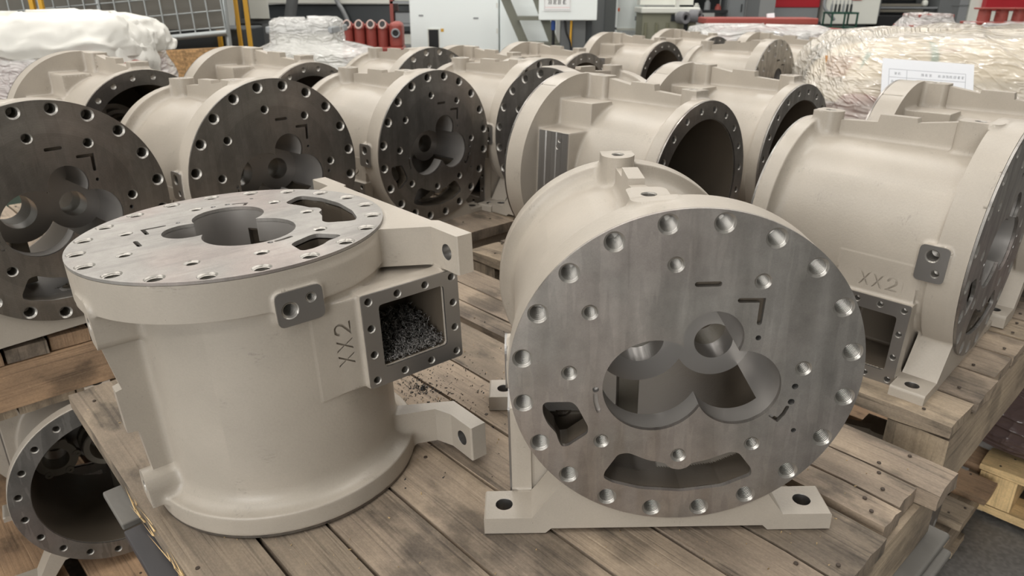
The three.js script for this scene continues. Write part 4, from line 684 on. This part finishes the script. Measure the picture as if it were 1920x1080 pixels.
// --- white cabinet, stair, control box, column
{
  const c = thing('white_cabinet', 'tall white machine cabinet with a black opening and small grey plates', 'cabinet', [-0.77, FLOOR, -6.25]);
  put('cabinet_body', box(0.78, 2.3, 0.5, 0, 1.15, 0, 0.012), M.white, c); put('side_panel', box(0.5, 2.3, 0.48, 0.645, 1.15, -0.02, 0.012), M.white, c);
  put('opening', box(0.088, 0.19, 0.012, -0.185, 0.955, 0.248, 0), M.black, c); put('opening_rim', [box(0.1, 0.008, 0.016, -0.185, 1.054, 0.25), box(0.008, 0.2, 0.016, -0.233, 0.955, 0.25), box(0.008, 0.2, 0.016, -0.137, 0.955, 0.25)], M.offWhite, c);
  put('yellow_sticker', box(0.026, 0.026, 0.004, -0.108, 1.045, 0.25, 0), M.yellow, c); put('name_plate', box(0.04, 0.014, 0.004, -0.29, 1.165, 0.25), M.steelGrey, c); put('name_plate', box(0.045, 0.014, 0.004, 0.19, 1.145, 0.25), M.steelGrey, c);
  for (const y of [1.04, 1.25]) put('hinge', box(0.012, 0.04, 0.012, 0.375, y, 0.25), M.offWhite, c);
  const s = thing('steel_stair', 'grey green steel stair stringer leaning across the white cabinet', 'stair', [0, 0, -5.75]);
  put('stringer', plate([[-0.41, 0.5], [-0.33, 0.5], [0.13, -0.5], [0.05, -0.5]], 0.05), M.stair, s); put('stringer', plate([[-0.14, 0.5], [-0.06, 0.5], [0.36, -0.5], [0.28, -0.5]], 0.05), M.stair, s);
  for (const [x, y] of [[-0.15, 0.235], [-0.05, 0.03], [-0.25, 0.44]]) put('tread', box(0.26, 0.03, 0.2, x + 0.06, y, 0.0), M.stair, s);
  for (const [x, y] of [[-0.28, 0.5], [-0.19, 0.3]]) { const sup = put('bracket', box(0.05, 0.012, 0.04, x, y - 0.06, 0.05), M.stair, s); }
  const col = thing('steel_column', 'grey steel column behind the white control box', 'column', [0.58, FLOOR, -6.6]); put('web', box(0.12, 4, 0.2, -0.04, 2, 0), M.columnGrey, col); put('flange', box(0.1, 4, 0.24, 0.07, 2, 0), std(0x505353, 0.6), col); put('flange', box(0.03, 4, 0.24, -0.11, 2, 0), M.columnGrey, col);
  const p = thing('control_pedestal', 'dark grey pedestal with cables under the white control box', 'pedestal', [0.235, FLOOR, -5.5]); put('pedestal_body', box(0.2, 1.15, 0.16, 0, 0.575, 0, 0.006), M.columnGrey, p); put('side_plate', box(0.05, 1.15, 0.14, 0.125, 0.575, -0.02), M.charcoal, p);
  tag(put('cable', tube([[0.215, 0.24, -5.4], [0.212, 0.1, -5.395], [0.215, 0.03, -5.395]], 0.009, 16, 8), M.yellow), 'yellow cable hanging down the dark pedestal', 'cable');
  tag(put('cable', tube([[0.16, 0.24, -5.4], [0.175, 0.14, -5.39], [0.21, 0.06, -5.39], [0.212, -0.3, -5.39]], 0.008, 20, 8), M.black), 'black cable curving down behind the yellow one', 'cable');
  tag(put('cable', tube([[0.07, 0.24, -5.45], [0.075, 0.1, -5.45], [0.075, -0.2, -5.45]], 0.012, 16, 8), M.black), 'black cable with a blue plug left of the pedestal', 'cable');
  tag(put('plug', T(cyl(0.018, 0.018, 0.07, 12), 0.073, 0.19, -5.45), M.blue), 'blue plug on the cable under the control box', 'plug');
  const b = thing('control_box', 'white control box with a framed sign on the pedestal', 'control box', [0.185, 0.23, -5.45], -0.02); put('box_body', box(0.46, 0.5, 0.16, 0, 0.25, 0, 0.008), M.white, b); put('bottom_flange', box(0.1, 0.012, 0.1, 0, 0.0, 0), M.steelGrey, b);
  const cv = document.createElement('canvas'); cv.width = 512; cv.height = 256; const x = cv.getContext('2d'); x.fillStyle = '#eceded'; x.fillRect(0, 0, 512, 256); x.strokeStyle = '#9a9a9a'; x.lineWidth = 6; x.strokeRect(18, 18, 476, 220); x.fillStyle = '#333'; glyphs(x, 80, 165, 4, 78, 7, 0.13); x.fillStyle = '#e6c9c9'; x.fillRect(26, 200, 460, 10);
  const tx = new THREE.CanvasTexture(cv); tx.colorSpace = THREE.SRGBColorSpace; const sg = put('sign', new THREE.BoxGeometry(0.215, 0.13, 0.006), new THREE.MeshStandardMaterial({ map: tx, roughness: 0.4 }), b); sg.position.set(-0.085, 0.135, 0.083);
  const c2 = thing('white_cabinet', 'narrow white cabinet with an orange marker right of the grey column', 'cabinet', [0.9, FLOOR, -7.05]); put('cabinet_body', box(0.26, 2.2, 0.3, 0, 1.1, 0, 0.008), M.white, c2); put('kick_plate', box(0.26, 0.02, 0.32, 0, 1.02, 0.0), M.offWhite, c2); put('marker', box(0.016, 0.03, 0.01, -0.12, 1.2, 0.15), M.orange, c2); put('lock', box(0.014, 0.04, 0.012, 0.05, 1.12, 0.15), M.steelGrey, c2); const vs = []; for (let i = 0; i < 12; i++) vs.push(T(box(0.006, 0.036, 0.004), -0.07 + i * 0.016, 0.985, 0.152, 0, 0, -0.5)); put('vent', vs, M.steelGrey, c2);
}
// --- conveyor trough with two grey rollers, workbench
{
  const t = thing('conveyor_trough', 'grey green conveyor trough with white upper rim', 'conveyor', [1.19, FLOOR, -6.6]); put('trough_wall', box(0.5, 1.19, 0.4, 0, 0.595, 0, 0.01), std(0x80806f, 0.6), t); for (let i = 0; i < 5; i++) put('rib', box(0.02, 1.1, 0.03, -0.22 + i * 0.1, 0.55, 0.21), std(0x74745f, 0.6), t); put('rim', box(0.54, 0.05, 0.46, 0, 1.205, 0, 0.01), M.offWhite, t); put('upper_wall', box(0.5, 0.3, 0.2, 0, 1.4, -0.1), M.offWhite, t); put('post', box(0.03, 0.5, 0.05, 0.06, 1.4, 0.2), M.offWhite, t);
  for (const [i, x, y] of [[0, 1.29, 0.225], [1, 1.4, 0.24]]) { const r = thing('grey_roller', ['left one of two grey rollers with dark centre holes', 'right one of two grey rollers with dark centre holes'][i], 'roller', [x, y, -6.3], i ? 0.9 : 0.45, 'grey rollers of the conveyor'); put('tyre', toCreasedNormals(lathe([[0.026, -0.05], [0.05, -0.05], [0.055, -0.045], [0.055, 0.045], [0.05, 0.05], [0.04, 0.05], [0.026, 0.046], [0.026, -0.05]], 32), 0.5), std(0x77777a, 0.5), r); put('shaft_hole', T(cyl(0.025, 0.025, 0.06, 16), 0, 0, -0.005, Math.PI / 2), M.black, r); }
  const sup = thing('roller_arm', 'dark arm carrying the two grey rollers', 'arm', [1.35, FLOOR, -6.42]); put('arm_beam', box(0.3, 0.06, 0.06, 0, 1.14, 0), M.dark, sup); put('post', box(0.05, 1.12, 0.05, 0, 0.56, 0.0), M.dark, sup);
  const w = thing('workbench', 'dark workbench with small parts left of the grey locker', 'workbench', [1.88, FLOOR, -8.05]); put('bench_top', box(0.46, 0.03, 0.4, 0, 1.165, 0), M.dark, w); put('back_panel', box(0.46, 0.6, 0.03, 0, 1.45, -0.2), M.charcoal, w); for (const x of [-0.2, 0.2]) put('leg', box(0.04, 1.15, 0.36, x, 0.575, 0), M.charcoal, w); for (const y of [1.3, 1.24]) put('shelf', box(0.46, 0.015, 0.2, 0, y + 0.1, -0.1), M.steelGrey, w);
  for (const [i, x, m, h] of [[0, -0.1, M.offWhite, 0.05], [1, 0.02, M.steelGrey, 0.08], [2, 0.14, M.castRed, 0.04]]) { const q = thing('bench_part', ['pale small part lying on the dark workbench', 'grey small part lying on the dark workbench', 'reddish small part lying on the dark workbench'][i], 'part', [1.88 + x, FLOOR + 1.18, -7.95]); put('part_body', [T(cyl(0.03, 0.035, h, 14), 0, h / 2, 0)], m, q); put('part_head', T(cyl(0.02, 0.02, 0.02, 12), 0, h + 0.01, 0), m, q); }
  const l = thing('grey_locker', 'grey locker between the workbench and the red machine', 'locker', [2.22, FLOOR, -8.1]); put('locker_body', box(0.2, 2.0, 0.3, 0, 1, 0, 0.006), std(0x6f7375, 0.5), l); put('door', box(0.17, 1.8, 0.01, 0, 1, 0.152), std(0x777b7d, 0.5), l); put('handle', box(0.01, 0.08, 0.02, 0.06, 1.2, 0.16), M.dark, l);
  tag(put('white_folder', T(box(0.06, 0.12, 0.02, 0, 0.06, 0, 0.002), 1.86, 0.165, -5.55, -0.25, 0, 0.1), M.paper), 'white upright folder standing on the red wrapped castings', 'folder');
  const q = thing('dark_locker', 'dark locker with grey front right of the grey one', 'locker', [2.52, FLOOR, -8.2]); put('locker_body', box(0.34, 2.0, 0.3, 0, 1, 0, 0.006), std(0x8a8c8c, 0.5), q); put('door', box(0.14, 1.8, 0.01, -0.08, 1, 0.152), M.columnGrey, q);
}
// --- red and white machine tools at the far right
{
  const m = thing('machine_tool', 'machine tool with red hood, grey lower cover and white side at far right', 'machine', [3.1, FLOOR, -9.0]);
  put('hood', box(0.6, 0.7, 0.8, 0, 1.545, 0, 0.01), M.red, m); put('lower_cover', box(0.58, 0.16, 0.78, 0, 1.13, 0), M.steelGrey, m); put('base', box(1.2, 1.04, 0.8, 0.3, 0.52, -0.02, 0.01), M.charcoal, m); put('left_post', box(0.12, 1.7, 0.82, -0.37, 1.0, 0.01, 0.008), M.offWhite, m); put('white_side', box(0.66, 1.3, 0.82, 0.68, 1.68 - 0.02, 0.01, 0.01), M.offWhite, m); put('red_badge', box(0.12, 0.06, 0.01, 0.72, 1.31, 0.425), M.red, m);
  tag(put('hose', tube([[3.48, 0.5, -8.53], [3.42, 0.34, -8.52], [3.43, 0.27, -8.51], [3.5, 0.2, -8.5], [3.56, 0.14, -8.5]], 0.02, 40, 8), M.steelGrey), 'grey corrugated hose on the white side of the red machine', 'hose');
  const g = thing('green_bench', 'dark green steel bench with tools in front of the white machine side', 'bench', [3.44, FLOOR, -8.05]); put('bench_top', box(0.3, 0.02, 0.26, 0, 1.15, 0), M.green, g); put('lower_shelf', box(0.3, 0.015, 0.26, 0, 1.0, 0), M.green, g); for (const [x, z] of [[-0.14, -0.12], [0.14, -0.12], [-0.14, 0.12], [0.14, 0.12], [0, 0.12]]) put('leg', box(0.016, 1.15, 0.016, x, 0.575, z), M.green, g);
  for (let i = 0; i < 6; i++) { reseed(200 + i); const h = rnd(0.06, 0.13); const t = thing('hand_tool', ['leftmost', 'second', 'third', 'fourth', 'fifth', 'rightmost'][i] + ' of the dark tools standing on the green bench', 'tool', [3.33 + i * 0.04, FLOOR + 1.16, -8.05 + rnd(-0.05, 0.05)], 0, 'tools on the green bench'); put('grip', T(cyl(0.012, 0.014, h, 10), 0, h / 2, 0), i % 3 ? M.rubber : M.steelGrey, t); put('tip', T(cyl(0.005, 0.006, 0.04, 8), 0, h + 0.02, 0), M.steelGrey, t); }
  const d = thing('machine_tool', 'open dark machine tool with grey column at far right', 'machine', [4.75, FLOOR, -9.4]); put('bed', box(1.0, 1.1, 0.8, -0.1, 0.55, 0, 0.01), M.black, d); put('column', box(0.26, 2.2, 0.6, 0.42, 1.1, 0.1, 0.01), M.columnGrey, d); put('back_wall', box(0.9, 1.2, 0.1, -0.1, 1.7, -0.35), M.dark, d); put('left_frame', box(0.14, 1.3, 0.6, -0.5, 1.45, 0.1, 0.01), M.columnGrey, d); for (const y of [1.15, 1.22, 1.3]) put('fixture', box(0.6, 0.03, 0.3, -0.12, y, 0.1), std(0x8b877c, 0.5, 0.3), d); put('rail', box(0.8, 0.02, 0.05, -0.1, 1.19, 0.35), M.steelGrey, d); put('green_part', box(0.1, 0.14, 0.1, 0.16, 1.36, 0.2, 0.03), std(0x4f8f4f, 0.5), d); put('white_part', box(0.07, 0.08, 0.08, 0.18, 1.24, 0.25, 0.03), M.offWhite, d);
  const w = thing('white_pillar', 'pale grey cable duct and white pillar between the far machines', 'pillar', [5.42, FLOOR, -9.1]); put('duct', box(0.2, 2, 0.2, -0.12, 1, 0), M.steelGrey, w); put('pillar', box(0.16, 2, 0.24, 0.07, 1, 0), M.offWhite, w); put('joint', box(0.21, 0.012, 0.21, -0.12, 1.22, 0), M.columnGrey, w);
  const r = thing('machine_tool', 'red fronted machine at the right picture edge with grey lettering', 'machine', [6.15, FLOOR, -9.2]); put('hood', box(1.2, 1.0, 0.6, 0, 1.66, 0.0, 0.01), M.red, r); put('base', box(1.2, 1.16, 0.58, 0, 0.58, 0, 0.01), M.offWhite, r); put('seam', box(0.01, 1.0, 0.01, 0.1, 1.66, 0.302), std(0x7c2028, 0.5), r); for (let i = 0; i < 6; i++) put('letter', box(0.03, 0.03, 0.006, -0.42 + i * 0.05, 1.33, 0.303), M.steelGrey, r);
}
// --- red castings under film, middle distance
{
  const rowOf = (x0, y, z, n, dx, w, h, labs) => { for (let i = 0; i < n; i++) { const t = thing('red_flange', labs[i], 'casting', [x0 + i * dx, y, z], 0.1 * i, 'red castings under film'); put('flange', box(w, 0.02, w, 0, h, 0, 0.005), M.castRed, t); put('barrel', T(cyl(w * 0.38, w * 0.4, h, 18), 0, h / 2, 0), M.castRed, t); } };
  palletSimple('pallet under the low film-covered red castings', 1.78, -5.4, 1.2, 0.9, 0.0, -0.3); const cr = thing('packing_box', 'box carrying the low film-covered red castings', 'box', [1.78, FLOOR, -5.4]); put('box_wall', box(1.2, 0.62, 0.9, 0, 0.31, 0, 0.01), M.woodOld, cr); put('lid', box(1.22, 0.02, 0.92, 0, 0.61, 0), M.woodTan, cr);
  rowOf(1.4, -0.155, -5.25, 4, 0.25, 0.22, 0.33, ['leftmost of the red flanged castings under the low film', 'second of the red flanged castings under the low film', 'third of the red flanged castings under the low film', 'rightmost of the red flanged castings under the low film']);
  tag(put('red_slab', T(box(0.9, 0.05, 0.3, 0, 0, 0, 0.01), 1.75, 0.225, -5.6), M.castRed), 'dark red slab lying along the back of the low film-covered castings', 'casting');
  const f = put('stretch_film', wrapSkin([[0.6, 0.42, -0.15], [0.58, 0.4, 0.05], [0.52, 0.36, 0.17], [0.4, 0.2, 0.2], [0.02, 0.01, 0.205]], 110, 0.035, 23, 5), M.film); f.position.set(1.7, 0, -5.25); tag(f, 'thin clear film over the low red castings in the middle distance', 'film');
  palletSimple('pallet under the film-covered red stack at the far right', 2.9, -5.2, 0.7, 0.6, 0, -0.3); const c3 = thing('packing_box', 'box carrying the two far film-covered red stacks', 'box', [3.2, FLOOR, -5.2]); put('box_wall', box(1.3, 0.62, 0.7, 0, 0.31, 0, 0.01), M.woodOld, c3); put('lid', box(1.32, 0.02, 0.72, 0, 0.61, 0), M.woodTan, c3);
  const a = thing('red_flange', 'red flange stack wrapped in film, left one of the two far red stacks', 'casting', [2.88, -0.155, -5.1], 0, 'far red stacks'); put('flange', box(0.26, 0.025, 0.26, 0, 0.435, 0, 0.006), M.castRed, a); put('barrel', box(0.2, 0.42, 0.2, 0, 0.21, 0, 0.03), M.castRed, a); put('lower_flange', box(0.36, 0.025, 0.3, 0, 0.36, 0, 0.006), M.castRed, a);
  const f2 = put('stretch_film', wrapSkin([[0.24, 0.2, -0.15], [0.2, 0.18, 0.19], [0.14, 0.15, 0.27], [0.14, 0.14, 0.295], [0.01, 0.01, 0.296]], 70, 0.02, 29, 5), M.film); f2.position.set(2.88, 0, -5.1); tag(f2, 'film around the left one of the two far red stacks', 'film');
  for (let i = 0; i < 3; i++) { const q = thing('red_flange', ['first red casting standing on the right far stack', 'middle red casting standing on the right far stack', 'last red casting standing on the right far stack'][i], 'casting', [3.3 + i * 0.13, 0.24, -5.1], 0, 'far red stacks'); put('flange', box(0.11, 0.012, 0.12, 0, 0.092, 0, 0.003), M.castRed, q); put('barrel', T(cyl(0.042, 0.046, 0.09, 16), 0, 0.045, 0), M.castRed, q); }
  const b = thing('red_flange', 'long red casting under film carrying the three smaller ones', 'casting', [3.45, -0.155, -5.1], 0, 'far red stacks'); put('flange', box(0.5, 0.02, 0.26, 0, 0.385, 0, 0.005), M.castRed, b); put('barrel', box(0.44, 0.37, 0.2, 0, 0.185, 0, 0.03), M.castRed, b);
  const f3 = put('stretch_film', wrapSkin([[0.3, 0.2, -0.15], [0.28, 0.18, 0.14], [0.25, 0.15, 0.235], [0.2, 0.1, 0.24], [0.01, 0.01, 0.24]], 70, 0.02, 31, 5), M.film); f3.position.set(3.45, 0, -5.1); tag(f3, 'film around the right one of the two far red stacks', 'film');
}

// ------------------------------------------------------------------ the hall
M.wall = new THREE.MeshStandardMaterial({ color: 0xa4a5a2, roughness: 0.8 });
M.ceil = new THREE.MeshStandardMaterial({ color: 0xb9bbba, roughness: 0.85 });
{
  const { x0, x1, z0, z1 } = HALL, w = x1 - x0, d = z1 - z0, cx = (x0 + x1) / 2, cz = (z0 + z1) / 2, h = CEIL - FLOOR;
  const floorTex = dataTex(1024, 1024, (u, v, c) => { const k = 108 + 50 * (tf(u, v, 6, 6, 5, 6) - 0.5) + 26 * (tn(u, v, 300, 300, 8) - 0.5) - 30 * smooth(0.6, 0.75, tf(u, v, 18, 18, 15, 4)); c[0] = k; c[1] = k * 0.985; c[2] = k * 0.965; }, true);
  struct('floor', box(w, 0.3, d, cx, FLOOR - 0.15, cz), new THREE.MeshStandardMaterial({ map: clones(floorTex, 0.5, 0.5), roughness: 0.42, metalness: 0 }));
  struct('ceiling', box(w, 0.3, d, cx, CEIL + 0.15, cz), M.ceil);
  struct('wall_back', box(w, h, 0.3, cx, FLOOR + h / 2, z0 - 0.15), M.wall); struct('wall_front', box(w, h, 0.3, cx, FLOOR + h / 2, z1 + 0.15), M.wall);
  struct('wall_left', box(0.3, h, d, x0 - 0.15, FLOOR + h / 2, cz), M.wall); struct('wall_right', box(0.3, h, d, x1 + 0.15, FLOOR + h / 2, cz), M.wall);
}
// the glazed gate in the front wall, behind the camera to the left: the soft streak on the upended barrel comes from it
{
  const t = new THREE.Group(); t.name = 'window_1'; scene.add(t); t.userData.kind = 'structure'; t.position.set(GATE.x, GATE.y, HALL.z1 - 0.06);
  M.gateGlow = new THREE.MeshStandardMaterial({ color: 0x333333, emissive: 0xf7f6f3, emissiveIntensity: 3, roughness: 0.4 });
  for (let i = 0; i < 4; i++) for (let j = 0; j < 3; j++) put('window_pane', box(GATE.w / 4 - 0.06, GATE.h / 3 - 0.06, 0.02, -GATE.w / 2 + (i + 0.5) * GATE.w / 4, -GATE.h / 2 + (j + 0.5) * GATE.h / 3, 0.02), M.gateGlow, t);
  const fr = []; for (let i = 0; i <= 4; i++) fr.push(box(0.06, GATE.h + 0.06, 0.06, -GATE.w / 2 + i * GATE.w / 4, 0, 0.02)); for (let j = 0; j <= 3; j++) fr.push(box(GATE.w + 0.06, 0.06, 0.06, 0, -GATE.h / 2 + j * GATE.h / 3, 0.02));
  put('window_frame', fr, new THREE.MeshStandardMaterial({ color: 0xb8bcbc, roughness: 0.5 }), t);
  const a = new THREE.RectAreaLight(0xf7f6f3, GATE_POWER, GATE.w, GATE.h); a.position.set(0, 0, -0.02); t.add(a);
}
M.lampGlow = new THREE.MeshStandardMaterial({ color: 0x222222, emissive: 0xffffff, emissiveIntensity: 6, roughness: 0.6 });
M.lampFrame = new THREE.MeshStandardMaterial({ color: 0xdddddd, roughness: 0.5 });
const ORD = ['leftmost', 'second from the left', 'third from the left', 'fourth from the left', 'fifth from the left', 'rightmost'];
const ROWS = { '-11.5': 'in the row over the back wall', '-8': 'in the row over the far machines', '-4.5': 'in the row over the white cabinet', '-1.2': 'in the row over the pallets', '2.2': 'in the row over the camera', '5.6': 'in the row behind the camera' };
for (const [x, z, w, l] of LAMPS) {
  const t = thing('hall_lamp', `long white ceiling lamp, ${ORD[Math.round((x + 7.5) / 3)]} ${ROWS[z]}`, 'lamp', [x, CEIL - 0.5, z], 0, 'lamps under the hall ceiling');
  put('lamp_frame', [box(w + 0.06, 0.05, l + 0.06, 0, 0.03, 0, 0.01), box(0.02, 0.44, 0.02, 0, 0.27, -l / 3), box(0.02, 0.44, 0.02, 0, 0.27, l / 3)], M.lampFrame, t);
  put('lamp_diffuser', box(w, 0.01, l, 0, 0, 0), M.lampGlow, t);
  const a = new THREE.RectAreaLight(0xfffaf2, LAMP_POWER, w, l); a.position.set(0, -0.012, 0); a.rotation.x = -Math.PI / 2; t.add(a);
}
renderer.render(scene, camera);
